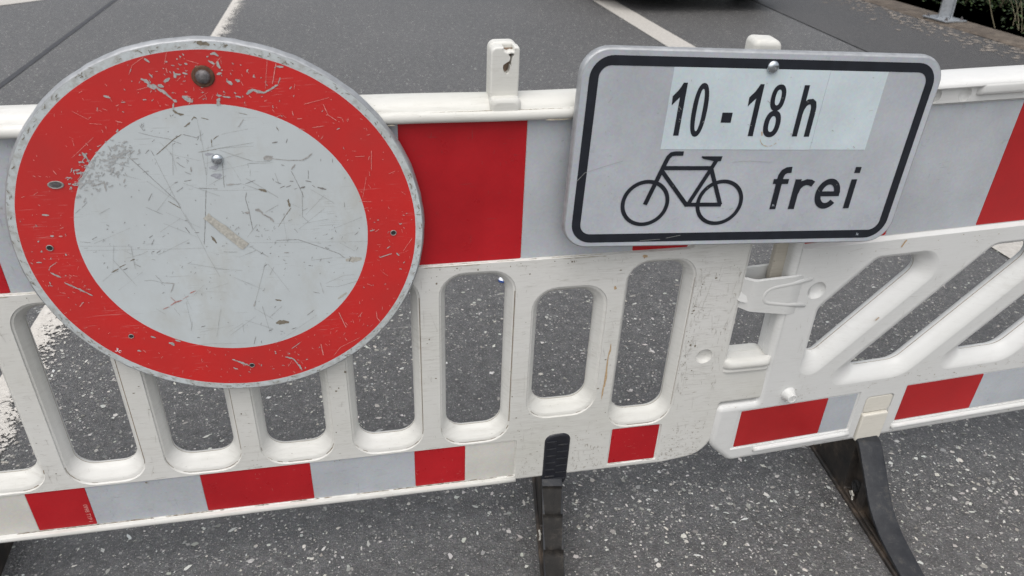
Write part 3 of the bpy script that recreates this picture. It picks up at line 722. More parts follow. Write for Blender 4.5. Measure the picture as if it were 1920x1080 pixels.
wear(barrier_a, 'sheet_scratch', 'mark_e', 60, lambda: (rn.uniform(.27, .46), rn.uniform(z(-.70), z(-.45))), lambda x, v: .268 < x < .463 and z(-.701) < v < z(-.451), .0046, .0007, .005, .6)
wear(barrier_a, 'sheet_scratch', 'mark_l', 40, lambda: (rn.choice((rn.uniform(-.128, .069), rn.uniform(.272, .369), rn.uniform(.679, .777))), rn.uniform(z(-1.223), z(-1.128))), lambda x, v: (-.128 < x < .069 or .272 < x < .369 or .679 < x < .777) and z(-1.222) < v < z(-1.128), .0018, .0004, .003, .7)
boxes_b = through
def pip(P, x, v):
    c = False; j = len(P)-1
    for i in range(len(P)):
        if (P[i][1] > v) != (P[j][1] > v) and x < (P[j][0]-P[i][0])*(v-P[i][1])/(P[j][1]-P[i][1])+P[i][0]: c = not c
        j = i
    return c
def in_b(x, v):
    if not (-.215*K < x < .6*K and bz(-.515) < v < bz(-.012)): return False
    if bz(-.512) < v < bz(-.376): return False
    return not any(pip(fr, x, v) for fr, se in boxes_b)
wear(barrier_b, 'scuff', 'mark_p', 130, lambda: (rn.uniform(-.21, .55)*K, bz(rn.uniform(-.375, -.01))), in_b, -.00045, .0007, .009, .6)
wear(barrier_b, 'splash', 'mark_q', 60, lambda: (rn.uniform(-.21, .55)*K, bz(rn.uniform(-.376, -.34))), in_b, -.00065, .0011, .003, .8)
wear(barrier_b, 'sheet_scratch', 'mark_w', 60, lambda: (rn.uniform(-.04, .145)*K, bz(rn.uniform(.01, .25))), lambda x, v: -.044*K < x < .147*K and bz(.007) < v < bz(.25), .0072, .0006, .007, .85)
wear(barrier_b, 'sheet_scratch', 'mark_w', 50, lambda: (rn.uniform(.33, .52)*K, bz(rn.uniform(-.485, -.39))), lambda x, v: .33*K < x < .525*K and bz(-.486) < v < bz(-.389), .0018, .0006, .007, .9)

# ------------------------------------------------------------------ feet
PROF = [(.300, .013), (.250, .021), (.212, .027), (.180, .034), (.148, .047), (.125, .060), (.105, .077), (.085, .098), (.062, .122), (.040, .144), (.022, .160)]
def foot(x, y, rot, label, base_w=.05):
    m = Matrix.Translation((x, y, 0)) @ Matrix.Rotation(R(rot-90), 4, 'Z')
    root = empty('barrier_stand', m, label=label, cat='barrier foot', group='black feet under the barrier panels')
    front = [(d, h) for d, h in PROF]; back = [(-d-.05, h) for d, h in PROF[::-1]]
    out = rpoly([(-.352, 0), (.302, 0)]+front+back, [.003]*(2+len(front)+len(back)), 2)
    rec = [([(.205, .0125), (.192, .0215), (.150, .036), (.122, .050), (.098, .071), (.092, .0125)][::-1][::-1], .012, .003), (rpoly([(.070, .016), (.070, .096), (.020, .140), (.012, .140), (.012, .016)], .006, 3), .016, .003)]
    rec = [(P if sum(P[i-1][0]*P[i][1]-P[i][0]*P[i-1][1] for i in range(len(P))) > 0 else P[::-1], d, e) for P, d, e in rec]
    panel(out, .002, base_w, (), rec, (), -base_w/2).build('foot_body', 'foot', root)
    mb = MB(); L = []; hw = base_w/2+.0025
    for d, h in [(.306, .006)]+PROF+[(.0, .1625), (-.05, .1625)]:
        t = hw*(1-.05*max(0, (d-.1)/.2)); L.append([(d, -t, h-.006), (d+.0012, -t, h+.0005), (d+.0016, -t+.003, h+.0020), (d+.0016, t-.003, h+.0020), (d+.0012, t, h+.0005), (d, t, h-.006)])
    mb.ring(L, closed=False); fixn(mb.build('foot_tread', 'foot_top', root, smooth=28))
    # base flange and a ledge on the visible flank
    s = base_w/2
    MB().box(-.345, .297, -s-.007, -s+.001, .0, .010, .002).build('base_flange', 'foot', root)
    MB().box(.018, .190, -s-.001, -s+.010, .013, .0185, .0015).build('flank_rib', 'foot', root)
    MB().box(.0715, .0890, -s-.0015, -s+.010, .014, .085, .002).build('flank_rib', 'foot', root)
    MB().lathe([(.0135, -.002), (.0135, .004), (.011, .006), (.0105, .020), (.001, .020)], 20, 'y', (.045, -s+.006, .050)).build('drain_hole', 'hole', root)
    tie = MB().tube([(.050, -s-.001, .028), (.046, -s-.004, .036), (.052, -s-.005, .043), (.060, -s-.003, .036), (.055, -s-.002, .029), (.062, -s-.004, .024)], .0022, 6)
    tie.build('cord_tie', 'mark_t', root)
    return root
fa = foot(.558, .018, -9.0, 'black foot with stepped top pushed through the upright-slot panel', .037)
fb = foot(1.297, .015, -5.5, 'black plastic foot with hollow flank under the slanting-bar panel', .048)
fc = foot(-.588, .018, 3.0, 'black foot cut off at the bottom left corner', .046)
# stepped rubber pads on the near foot
for d0, d1, h0 in ((.30, .20, .022), (.20, .125, .040), (.125, .075, .082), (.075, .035, .128)):
    q = MB(); hh = lambda d: next((PROF[i][1]+(PROF[i+1][1]-PROF[i][1])*(PROF[i][0]-d)/(PROF[i][0]-PROF[i+1][0]) for i in range(len(PROF)-1) if PROF[i+1][0] <= d <= PROF[i][0]), .013)
    wa, wb = .0205, .0165; rows = []
    for i in range(7):
        d = d0+(d1-d0)*i/6; t = wb+(wa-wb)*i/6; h = hh(d); rows.append([(d, -t, h-.004), (d, -t, h+.0045), (d, t, h+.0045), (d, t, h-.004)])
    q.ring(rows, closed=False); q.fan(rows[0], True); q.fan(rows[-1]); fixn(q.build('tread_pad', 'foot_pad', fa))
# tongue standing in the panel's slot
inv = fa.matrix_world.inverted() @ MAF
P = rpoly([(.5335, -1.270), (.5870, -1.268), (.5880, -1.1175), (.5330, -1.1195)], [.022, .022, .020, .020], 6)
mb = MB(); mb.ring([at(P, .03), at(P, .001), at(inset(P, .002), -.0022), at(inset(P, .005), -.0036)]); mb.fan(at(inset(P, .005), -.0036))
mb.v = [tuple(inv @ Vector(p)) for p in mb.v]; tongue = mb.build('slot_tongue', 'rubber', fa)
for i in range(14):
    zz = -1.137-.0098*i*1.0; x0, x1 = (.5385, .558) if i % 2 == 0 else (.560, .5825)
    if zz < -1.262: break
    q = MB().box(x0, x1, -.0058, -.003, zz-.0010, zz+.0010); q.v = [tuple(inv @ Vector(p)) for p in q.v]; q.build('tread_rib', 'foot_top', tongue, smooth=0)

# ------------------------------------------------------------------ round prohibition sign
MD = MAF @ Matrix.Translation((0, -.025, -.611))
sign = empty('round_sign', MD, label='round scratched traffic sign, white disc with a broad red ring', cat='traffic sign')
mb = MB(); prof = [(.0005, 0), (.05, 0), (.15, 0), (.2075, 0), (.25, 0), (.2955, 0)]
mb.lathe(prof, 144); mb.build('sign_face', 'disc', sign); fixn(sign.children[0])
if sign.children[0].data.polygons[10].normal.y > 0: sign.children[0].data.flip_normals()
mb = MB(); rn = random.Random(9)
mb.lathe([(.2955, 0), (.2966, .0003), (.2976, .0014), (.2982, .0032), (.2992, .0060), (.3000, .0095), (.2990, .0135), (.2960, .0155), (.285, .0160), (.285, .0022), (.0005, .0022)], 144)
o = fixn(mb.build('sign_rim', 'alu', sign, smooth=50))
for v in o.data.vertices:
    r = math.hypot(v.co.x, v.co.z)
    if r > .2962:
        a = math.atan2(v.co.z, v.co.x); k = 1+.0012*math.sin(a*17+1)+.0010*math.sin(a*41)+.0007*math.sin(a*67+2); v.co.x *= k; v.co.z *= k
MARKS = [('d',7,(-1118,1375,-612,652,-574,528)),('f',5,(-783,1341,-612,652)),('d',4,(-1374,1313,-1127,1216)),('d',5,(-917,1724,-737,1662,-551,1618,-387,1528)),('b',12,(-361,1674,-479,1606,-605,1501,-750,1386)),('b',7,(-186,1398,79,1437)),('d',7,(-298,157,-178,807)),('f',3,(-178,807,-37,1494)),('d',7,(113,1222,80,832)),('d',8,(-271,842,-10,813)),('d',5,(-1050,578,-839,443)),('d',5,(-2009,537,-1928,602)),('d',5,(-1907,620,-1813,704)),('f',4,(-576,518,-472,169)),('d',7,(-879,1830,-848,1748)),('d',7,(-345,1674,-174,1615,-128,1647,-173,1575)),('d',8,(-501,1261,-460,1212,-401,1170)),('g',12,(-1218,1135,-1197,1077)),('g',23,(-1266,984,-1238,1041)),('g',27,(-324,1176,-327,1109)),('d',7,(-810,1454,-778,1369)),('b',12,(19,1585,10,1474)),('b',15,(44,1584,127,1636)),('b',23,(-301,1781,-226,1842)),('b',17,(-195,1876,-155,1920,-126,1901)),('b',13,(-60,1907,33,1877)),('b',37,(-396,2017,-355,1980,-294,1961)),('v',63,(-80,1361,-17,1358)),('v',75,(-53,1157,35,1153)),('v',83,(-53,1027,40,1022)),('f',3,(-730,838,-538,964)),('d',10,(-593,938,-540,955)),('d',10,(-455,960,-351,974)),('d',7,(-997,675,-922,799)),('b',13,(-730,659,-574,528)),('f',3,(-672,1577,-545,1386,-523,1138)),('f',3,(-530,1376,-167,1264)),('g',23,(-1521,1017,-1523,863)),('g',17,(-1683,949,-1525,998)),('g',20,(-1342,1386,-1154,1358)),('g',13,(-1130,1394,-1019,1464)),('g',15,(-1110,1338,-995,1341)),('g',67,(723,1280,796,1247)),('g',13,(797,1257,1019,1217,1220,1211)),('g',22,(1220,1211,1302,1243,1379,1307)),('g',23,(1065,1078,1116,1144)),('d',7,(1053,1048,1134,814,1193,606)),('d',5,(1177,710,1137,285,1215,184)),('d',5,(463,1205,461,1127)),('d',5,(470,1195,616,1188)),('f',3,(616,1188,806,1188)),('d',8,(381,735,350,635,374,428,385,111)),('g',40,(326,400,370,397)),('g',50,(492,441,542,417)),('g',27,(542,417,562,364,661,294)),('g',40,(665,294,699,228)),('b',13,(986,442,901,332)),('b',7,(901,332,759,128)),('b',37,(956,579,971,474)),('f',3,(-80,791,543,766)),('b',40,(571,774,663,739)),('g',27,(139,869,219,880)),('d',8,(218,874,323,878)),('d',8,(383,875,529,927)),('g',13,(405,1754,434,1780,496,1869)),('b',8,(443,1961,555,1930)),('d',20,(835,1494,914,1510)),('d',30,(1416,758,1521,721)),('d',7,(1300,1046,1283,907)),('f',3,(23,1435,226,1449,583,1458)),('f',3,(179,1248,259,1099,328,918)),('f',4,(1191,313,1495,630)),('f',4,(1055,65,1475,401)),('d',13,(863,778,937,809)),('d',13,(953,787,1027,816)),('d',12,(777,944,789,903)),('d',12,(805,888,889,848)),('d',17,(1016,881,1069,878)),('d',13,(1064,747,1111,764)),('d',27,(1155,762,1220,779)),('d',23,(1248,878,1317,855)),('d',10,(1330,803,1371,764)),('d',10,(924,1153,966,1136)),('d',7,(1494,1224,1490,1175)),('d',7,(1662,1216,1657,1147)),('b',17,(924,1734,951,1677)),('d',10,(1032,1486,1056,1551)),('b',21,(-1749,-486,-1636,-426)),('b',16,(-1623,-405,-1521,-356)),('b',17,(-1447,-305,-1378,-277)),('f',4,(-1909,-634,-1754,-508)),('f',4,(-1500,-256,-1273,-206,-1152,-148)),('d',9,(-1109,70,-1047,110)),('d',10,(-920,68,-873,98)),('d',14,(-1304,-92,-1266,-84)),('d',12,(-1053,-200,-985,-149)),('d',14,(-1112,-173,-1074,-165)),('d',14,(-1579,-454,-1509,-425)),('d',5,(-1321,-672,-1218,-669,-1044,-731)),('g',16,(-1044,-731,-898,-755)),('g',16,(-907,-755,-941,-835,-984,-915)),('r',17,(-1154,-1215,-1051,-1176)),('r',21,(-1028,-1153,-942,-1100,-841,-1073)),('r',10,(-827,-1050,-732,-998)),('r',21,(-705,-952,-612,-912)),('r',10,(-999,-998,-942,-1100)),('d',5,(-1145,-582,-1076,-705)),('f',5,(-990,-1206,-924,-1373)),('f',4,(-419,66,-331,-301,-213,-695)),('d',7,(-353,-95,-246,425)),('f',3,(-2083,-1,-1350,-55)),('f',3,(-2032,-82,-1183,-123,-347,-168)),('d',17,(-653,-1615,-581,-1597)),('f',4,(-631,-415,-60,-578)),('f',4,(-537,432,-419,66)),('d',5,(-2065,73,-1914,45)),('b',35,(-222,30,-175,-86)),('d',16,(-745,-1812,-700,-1817)),('d',10,(-575,219,-522,106)),('d',10,(-457,113,-389,114)),('d',14,(-596,-55,-554,-58)),('d',7,(701,-102,1030,-111,1313,-249,1626,-406,1720,-503)),('f',3,(301,-117,2095,-223)),('f',5,(496,-483,263,-1168)),('g',24,(256,-1183,217,-1284)),('d',4,(1372,-1006,1551,-1031,1922,-936)),('f',4,(1376,-953,1670,-821,1852,-821)),('d',9,(1158,-1091,1270,-1133)),('f',4,(212,-1322,486,-1575)),('d',11,(1022,-1545,1150,-1443)),('f',4,(528,-515,802,-1059)),('d',9,(117,-2036,167,-1890)),('d',15,(382,-1795,450,-1769)),('f',4,(-518,-1968,16,-2008)),('d',5,(-101,-246,111,-268)),('f',4,(-291,-539,136,-603)),('g',20,(797,-328,870,-334)),('b',35,(570,-1196,644,-1219)),('d',15,(442,-331,482,-298)),('d',13,(747,-1799,828,-1774)),('f',3,(453,-2072,1193,-1545)),('d',9,(241,-1982,238,-2042)),('t',110,(1763,-537,1935,-535)),('b',83,(544,-1630,686,-1644)),('t',48,(1559,-1255,1683,-1169)),('g',54,(-710,2479,-678,2444,-648,2401)),('g',72,(-647,2376,-582,2362)),('g',48,(-552,2343,-488,2292,-456,2254)),('g',54,(-518,2373,-480,2366)),('g',24,(-456,2254,-388,2189)),('g',41,(-374,2170,-338,2150)),('g',26,(-386,2127,-408,2052)),('g',41,(-620,2736,-590,2694)),('g',62,(222,2795,282,2782)),('g',48,(-298,2555,-300,2483)),('g',46,(-280,2531,-236,2524)),('g',43,(-189,2535,-146,2525)),('g',48,(-443,2444,-388,2467)),('g',48,(275,2663,288,2602)),('g',34,(252,2517,294,2529)),('g',50,(374,2410,414,2365)),('g',36,(486,2425,519,2412)),('g',72,(-241,2210,-159,2151)),('g',48,(212,2171,186,2083)),('g',29,(194,2222,245,2214)),('g',36,(442,2201,493,2187)),('g',22,(-238,2733,-222,2727)),('g',24,(-143,2672,-120,2659)),('g',17,(-320,2650,-277,2639)),('g',19,(-429,2607,-417,2612)),('g',31,(160,2695,223,2658)),('g',66,(608,2247,672,2289)),('g',43,(683,2283,728,2262,820,2241)),('g',34,(820,2241,908,2282)),('g',31,(908,2282,1010,2343)),('g',14,(1024,2361,1061,2448)),('g',29,(1047,2602,1111,2595)),('g',26,(272,2200,364,2185)),('l',6,(-871,2534,-800,2663,-635,2771)),('l',10,(947,2357,1029,2646)),('l',5,(845,2297,918,2697)),('l',5,(-401,2666,-340,2842)),('l',6,(-113,2713,36,2662)),('l',5,(186,2604,334,2751)),('l',6,(-825,2326,-673,2359)),('l',5,(-56,2179,86,2269)),('l',6,(931,1876,1008,1912)),('b',72,(83,2939,190,2914)),('b',36,(390,2892,424,2898)),('g',24,(-2437,-612,-2305,-708,-2112,-866)),('g',40,(-2425,539,-2367,535)),('g',32,(-2425,195,-2390,193)),('l',32,(-2309,184,-2278,182)),('g',36,(-2573,-421,-2483,-507)),('g',24,(-2715,-230,-2666,-233)),('g',10,(-2580,-330,-2458,-250)),('l',14,(-2337,-1059,-2253,-971)),('l',12,(-2408,1151,-2374,1133)),('l',8,(-2476,859,-2407,901)),('g',18,(2258,-530,2456,-469)),('g',18,(2382,-372,2436,-331)),('g',35,(2533,-475,2571,-508)),('g',31,(591,-2364,706,-2412)),('g',29,(706,-2412,785,-2562,828,-2674)),('g',40,(-268,-2503,-226,-2522)),('g',35,(-262,-2319,-34,-2467)),('l',11,(1537,-1529,1632,-1856)),('l',11,(2150,-1571,2156,-1706,2218,-1813)),('l',13,(1190,-2152,1209,-2398)),('g',40,(2145,-29,2196,-18)),('l',7,(1385,-2417,1507,-2255,1847,-2083)),('l',9,(1848,-1659,1921,-1566)),('g',13,(703,-2202,862,-2082)),('l',7,(2639,-437,2790,-207)),('g',52,(-1171,-1871,-1120,-1915)),('g',38,(-1074,-1829,-1021,-1861)),('g',35,(-1681,-1980,-1644,-1989)),('g',31,(-1425,-1723,-1368,-1749)),('l',10,(1170,1963,1179,1890)),('l',10,(1217,1843,1294,1849)),('l',8,(1417,1705,1592,1727)),('l',7,(1341,2057,1697,2145)),('l',8,(1603,2049,1658,1891,1771,1795)),('l',7,(1776,1850,1844,1838,1865,1773)),('g',17,(1761,1664,1806,1685)),('l',8,(1995,1230,2139,1233)),('l',7,(2234,1317,2216,999)),('l',5,(2137,902,2060,555)),('l',7,(2000,496,2195,474)),('l',8,(1521,1522,1561,1577)),('l',10,(1227,1694,1311,1682)),('l',5,(-1850,1391,-1497,1685)),('l',10,(-1172,1904,-1092,1874)),('l',5,(-1514,1881,-1354,1861)),('l',8,(-1296,2083,-1241,2055)),('l',5,(-1686,2062,-1501,1933)),('g',50,(-1227,2253,-1185,2234)),('g',17,(-1046,2161,-991,2163)),('g',40,(-1694,1448,-1662,1382)),('g',17,(-1654,1382,-1642,1298))]
lay = 0
for kind in 'vtfbdgrl':
    mb = MB()
    for k, wd, fl in MARKS:
        if k != kind: continue
        pts = [(fl[i]*1e-4, fl[i+1]*1e-4) for i in range(0, len(fl), 2)]; wd = wd*1e-4
        lay += 1; y = -.00022-lay*2.2e-6
        # ragged edges
        dense = []
        for p, q in zip(pts, pts[1:]):
            m = max(2, int((Vector(q)-Vector(p)).length/.0022))
            dense += [(p[0]+(q[0]-p[0])*i/m, p[1]+(q[1]-p[1])*i/m) for i in range(m)]
        dense.append(pts[-1]); L_ = len(dense)-1
        fat = wd > .0022
        if fat and kind in 'gbv':
            ws = [wd*rn.uniform(.45, 1.2)*(1 if 0 < i < L_ else .5) for i in range(L_+1)]; dense = [(p[0]+rn.gauss(0, wd*.10), p[1]+rn.gauss(0, wd*.10)) for p in dense]
        else:
            ws = [wd*rn.uniform(.55, 1.15)*(.5 if i in (0, L_) else 1) for i in range(L_+1)]; dense = [(p[0]+rn.gauss(0, .00012), p[1]+rn.gauss(0, .00012)) for p in dense]
        stroke(mb, dense, ws, y, cap=wd*.35 if fat else 0)
    mb.build('scratch', 'mark_'+kind, sign, smooth=0, kind='stuff')
def flakes(mat, spots, name='scratch'):
    mb = MB()
    for i, (x, v, L_, wd, a) in enumerate(spots):
        n_ = 4; c_, s_ = math.cos(a), math.sin(a); P = [(x+c_*L_*(j/n_-.5)+rn.gauss(0, wd*.3), v+s_*L_*(j/n_-.5)+rn.gauss(0, wd*.3)) for j in range(n_+1)]
        stroke(mb, P, [wd*rn.uniform(.3, 1.2) for _ in P], -.00075-i*4e-7)
    mb.build(name, mat, sign, smooth=0, kind='stuff')
sp = []
while len(sp) < 170:     # scuffed patch at the left
    t = rn.random(); x, v = -.192+.085*t+rn.gauss(0, .010), .098+.050*t+rn.gauss(0, .014)
    if math.hypot(x, v) < .226: sp.append((x, v, rn.uniform(.002, .008), rn.uniform(.0008, .0024), .55+rn.gauss(0, .5)))
flakes('scuff', sp)
sp = []
cl = [(rn.uniform(-.2, .2), rn.uniform(-.2, .2)) for _ in range(16)]
while len(sp) < 230:
    c = rn.choice(cl); x, v = c[0]+rn.gauss(0, .035), c[1]+rn.gauss(0, .035)
    if math.hypot(x, v) < .205: sp.append((x, v, rn.lognormvariate(math.log(.0028), .6), rn.uniform(.0004, .0009), rn.gauss(.6, .9)))
flakes('mark_d', sp)
sp = []
while len(sp) < 60:
    x, v = rn.uniform(-.2, .2), rn.uniform(-.2, .2)
    if math.hypot(x, v) < .18: sp.append((x, v, rn.uniform(.01, .06), rn.uniform(.0003, .0006), rn.choice((.5, -.6, .1, 1.5))+rn.gauss(0, .2)))
flakes('mark_f', sp)
sp = []
while len(sp) < 300:
    a, r = rn.uniform(0, 6.283), rn.uniform(.213, .282); sp.append((r*math.cos(a), r*math.sin(a), rn.lognormvariate(math.log(.0030), .7), rn.uniform(.0003, .0009), rn.uniform(0, 3.14)))
flakes('mark_l', sp)
sp = []
while len(sp) < 130:
    a = rn.choice((1.57, 1.3, 1.8, 3.3, -.15, -1.5))+rn.gauss(0, .22); r = rn.uniform(.214, .281); sp.append((r*math.cos(a), r*math.sin(a), rn.uniform(.001, .004), rn.uniform(.0006, .0019), rn.uniform(0, 3.14)))
flakes('mark_g', sp)
sp = []
while len(sp) < 240:
    a = rn.uniform(0, 6.283); r = rn.uniform(.2862, .2952); sp.append((r*math.cos(a), r*math.sin(a), rn.uniform(.0015, .007), rn.uniform(.0004, .0013), a+1.57+rn.gauss(0, .5)))
flakes('mark_b', sp)
# strip of old tape
mb = MB(); T0, T1, T2, T3 = (-.0293, .0346), (-.0205, .0428), (.0299, -.0131), (.0189, -.0230)
rag = lambda p, q, k: [(p[0]+(q[0]-p[0])*i/k+rn.gauss(0, .0004), p[1]+(q[1]-p[1])*i/k+rn.gauss(0, .0004)) for i in range(k)]
poly(mb, (rag(T0, T3, 10)+rag(T3, T2, 3)+rag(T2, T1, 10)+rag(T1, T0, 3)), -.0010)
mb.build('tape_strip', 'mark_t', sign, smooth=0)
def bolt(parent, x, v, r, mat, y=0.0, rot=0):
    mb = MB(); mb.lathe([(r, y), (r*1.0, y-.0012), (r*.96, y-.0028), (r*.80, y-.0046), (r*.5, y-.0058), (r*.2, y-.0062), (.0003, y-.0062)], 28, 'y', (x, 0, v))
    return fixn(mb.build('bolt', mat, parent))
wsh = MB().lathe([(.0150, 0), (.0150, -.0010), (.0138, -.0019), (.0105, -.0021), (.0085, -.0021)], 36, 'y', (.0059, -.0006, .2492)); fixn(wsh.build('washer', 'rust', sign, label='rusty washer at the top of the ring'))
bolt(sign, .0059, .2492, .0098, 'dark_steel', -.0018)
bolt(sign, .0055, .1282, .0082, 'steel', -.0008)
for x, v, r, kx in ((-.2485, 0, .0052, 1), (.2498, -.0092, .0050, 1), (.0026, -.2474, .0046, 1), (-.1721, -.1684, .0042, 1), (-.2153, .0997, .0062, 1.75)):
    m1 = MB(); m1.ring([[(x+r*s*kx**(1 if s < 9 else 1)*math.cos(6.283*i/24), -h, v+r*s*math.sin(6.283*i/24)) for i in range(24)] for s, h in ((1.0, .0006), (.93, .0014), (.82, .0015), (.72, .0008), (.70, .0006))])
    fixn(m1.build('rivet_rim', 'rivet', sign)); m2 = MB(); m2.fan([(x+r*.78*kx*math.cos(6.283*i/24), -.0009, v+r*.78*math.sin(6.283*i/24)) for i in range(24)]); m2.build('rivet_hole', 'dark_steel' if kx > 1 else 'hole', sign, smooth=0)
letter('print', '3c', .0105, sign, (-.1968, -.0012, -.1940), 'cap_white', (90, 30, 0))
MB().box(-.02, .02, .002, .026, .10, .16, .002).build('mounting_bracket', 'alu', sign)

# ------------------------------------------------------------------ bicycle supplementary plate
yaw, lean, roll = R(-1.278), R(2.267), R(-2.187)
u = Vector((math.cos(yaw), math.sin(yaw), 0)); n = Vector((math.sin(yaw), -math.cos(yaw), 0)); w = Vector((0, 0, 1))
w, n = math.cos(lean)*w-math.sin(lean)*n, math.cos(lean)*n+math.sin(lean)*w
u, w = math.cos(roll)*u+math.sin(roll)*w, -math.sin(roll)*u+math.cos(roll)*w
O = Vector((.9, -.045, -.5))-.0725*u-.009*w
plate = empty('sign_plate', MAF @ Matrix(((u.x, -n.x, w.x, O.x), (u.y, -n.y, w.y, O.y), (u.z, -n.z, w.z, O.z), (0, 0, 0, 1))), label='grey rectangular plate with black border, times, bicycle and the word frei', cat='sign plate')
face = rrect(-.2965, .2965, -.1615, .1615, .0405, 9)
mb = MB(); fill(mb, face, [], 0); mb.build('sign_panel', 'sign_grey', plate, smooth=0)
full = rrect(-.300, .300, -.165, .165, .044, 9)
mb = MB(); mb.ring([at(face, 0), at(lerp2(face, full, .35), .0004), at(lerp2(face, full, .75), .0024), at(full, .0055), at(full, .0125), at(lerp2(face, full, .8), .0150), at(lerp2(face, full, -.6), .0155)], flip=True)
mb.ring([at(lerp2(face, full, -.6), .0155), at(lerp2(face, full, -.5), .003)], flip=True); fill(mb, lerp2(face, full, -.5), [], .003, True)
fixn(mb.build('plate_rim', 'alu', plate, smooth=45))
def ringp(Po, Pi, y): m = MB(); m.ring([at(Po, y), at(Pi, y)]); return m
ringp(rrect(-.286, .286, -.1545, .1540, .0355, 9), rrect(-.2715, .2715, -.1390, .1390, .0185, 9), -.0005).build('black_border', 'black', plate, smooth=0)
def stick(x0, x1, z0_, z1_, y, dx=0.0):
    P = [(x0, z0_), (x1, z0_), (x1+dx, z1_), (x0, z1_)]; m = MB(); fill(m, P, [], y); m.ring([at(P, y), at(P, y+.0003)], flip=True); return m.build('sticker', 'sticker', plate, smooth=0)
stick(-.1563, .1003, .0090, .1388, -.0005); stick(.1008, .2005, .0094, .1385, -.0004)
yt = -.0009
def glyph(name, fn, **kw):
    m = MB(); fn(m); return m.build(name, 'black', plate, smooth=0, **kw)
def one(dx): return lambda m: poly(m, [(x+dx, v) for x, v in [(-.1372, .1155), (-.1394, .1110), (-.1430, .1040), (-.1512, .0945), (-.1505, .0800), (-.1394, .0930), (-.1394, .0317), (-.1306, .0317), (-.1306, .1155)]], yt)
def supell(cx, cz, rx_, rz_, p=2.3, n_=36):
    out = []
    for i in range(n_):
        a = 6.28318*i/n_; c, s = math.cos(a), math.sin(a)
        out.append((cx+rx_*math.copysign(abs(c)**(2/p), c), cz+rz_*math.copysign(abs(s)**(2/p), s)))
    return out
glyph('digit', one(0)); glyph('digit', lambda m: m.ring([at(supell(-.1035, .0729, .0124, .0428), yt), at(supell(-.1035, .0729, .0048, .0335), yt)]))
glyph('hyphen', lambda m: poly(m, [(-.0648, .0535), (-.0478, .0535), (-.0478, .0698), (-.0648, .0698)], yt))
glyph('digit', one(.1254))
def eight(m):
    m.ring([at(supell(.0228, .0945, .0122, .0212), yt), at(supell(.0228, .0950, .0047, .0125), yt)]); m.ring([at(supell(.0228, .0522, .0140, .0220), yt-.00008), at(supell(.0228, .0520, .0056, .0130), yt-.00008)])
glyph('digit', eight)
def aitch(m):
    poly(m, [(.0625, .0317), (.0714, .0317), (.0714, .1153), (.0625, .1153)], yt)
    stroke(m, [(.0680, .0660), (.0690, .0770), (.0718, .0848), (.0765, .0888), (.0815, .0893), (.0855, .0865), (.0875, .0800), (.0880, .0720), (.0880, .0315)], [.006, .0068, .0078, .0086, .009, .0092, .0092, .0092, .0092], yt-.00008)
glyph('letter', aitch)
def eff(m):
    stroke(m, [(.0613, -.0968), (.0613, -.0430), (.0618, -.0360), (.0645, -.0298), (.0700, -.0264), (.0784, -.0257)], .0107, yt)
    poly(m, [(.0503, -.0508), (.0777, -.0508), (.0777, -.0420), (.0503, -.0420)], yt-.00008)
ef = glyph('letter', eff)
def arr(m):
    poly(m, [(.0897, -.0969), (.1008, -.0969), (.1008, -.0426), (.0897, -.0426)], yt)
    stroke(m, [(.0960, -.0680), (.0985, -.0570), (.1040, -.0505), (.1110, -.0478), (.1175, -.0482), (.1240, -.0515)], .0105, yt-.00008)
glyph('letter', arr)
def eee(m):
    stroke(m, arc(.1553, -.0693, .0170, .0224, -38, -360, 44), .0106, yt)
    poly(m, [(.1395, -.0737), (.1776, -.0737), (.1776, -.0648), (.1395, -.0648)], yt-.00008)
glyph('letter', eee)
def iii(m):
    poly(m, [(.1926, -.0966), (.2032, -.0966), (.2032, -.0430), (.1926, -.0430)], yt); poly(m, [(.1938, -.0315), (.2042, -.0315), (.2042, -.0208), (.1938, -.0208)], yt)
glyph('letter', iii)
bike = empty('bicycle_symbol'); bike.parent = plate
def bpart(name, fn): m = MB(); fn(m); m.build(name, 'black', bike, smooth=0)
for cx in (-.1668, -.0372): bpart('wheel', lambda m, c=cx: m.ring([at(circ(c, -.0838, .0413, 56), yt if c < -.1 else yt-.00003), at(circ(c, -.0838, .0346, 56), yt if c < -.1 else yt-.00003)]))
bpart('fork_and_handlebar', lambda m: stroke(m, [(-.1176, .0022), (-.1300, .0022), (-.1362, .0010), (-.1408, -.0040), (-.1440, -.0130), (-.1664, -.0850)], .0074, yt-.00010, .0012))
bpart('top_tube', lambda m: stroke(m, [(-.1462, -.0224), (-.0650, -.0226)], .0070, yt-.00014))
bpart('down_tube', lambda m: stroke(m, [(-.1462, -.0290), (-.0954, -.0868)], .0070, yt-.00018, .002))
bpart('seat_tube', lambda m: stroke(m, [(-.0580, -.0085), (-.0655, -.0262), (-.0925, -.0868)], .0070, yt-.00022, .001))
bpart('seat_stay', lambda m: stroke(m, [(-.0640, -.0240), (-.0355, -.0868)], .0070, yt-.00026, .001))
bpart('chain_stay', lambda m: stroke(m, [(-.0965, -.0868), (-.0345, -.0872)], .0072, yt-.00030, .001))
bpart('saddle', lambda m: poly(m, [(-.0850, -.0036), (-.0815, -.0066), (-.0700, -.0088), (-.0620, -.0106), (-.0505, -.0106), (-.0493, -.0022), (-.0840, -.0022)], yt-.00034))
letter('print', '3c', .0052, ef, (.0609, yt-.0004, -.0896), 'sticker'); letter('print', '3c', .0062, plate, (.2360, -.0009, -.1470), 'sticker', (90, 0, 0))
b_ = bolt(plate, .0012, .1424, .0098, 'steel', -.0012)
mb = MB(); rn = random.Random(31)
ringst = arc(.0250, .0300, .0165, .0150, 190, 350, 18)
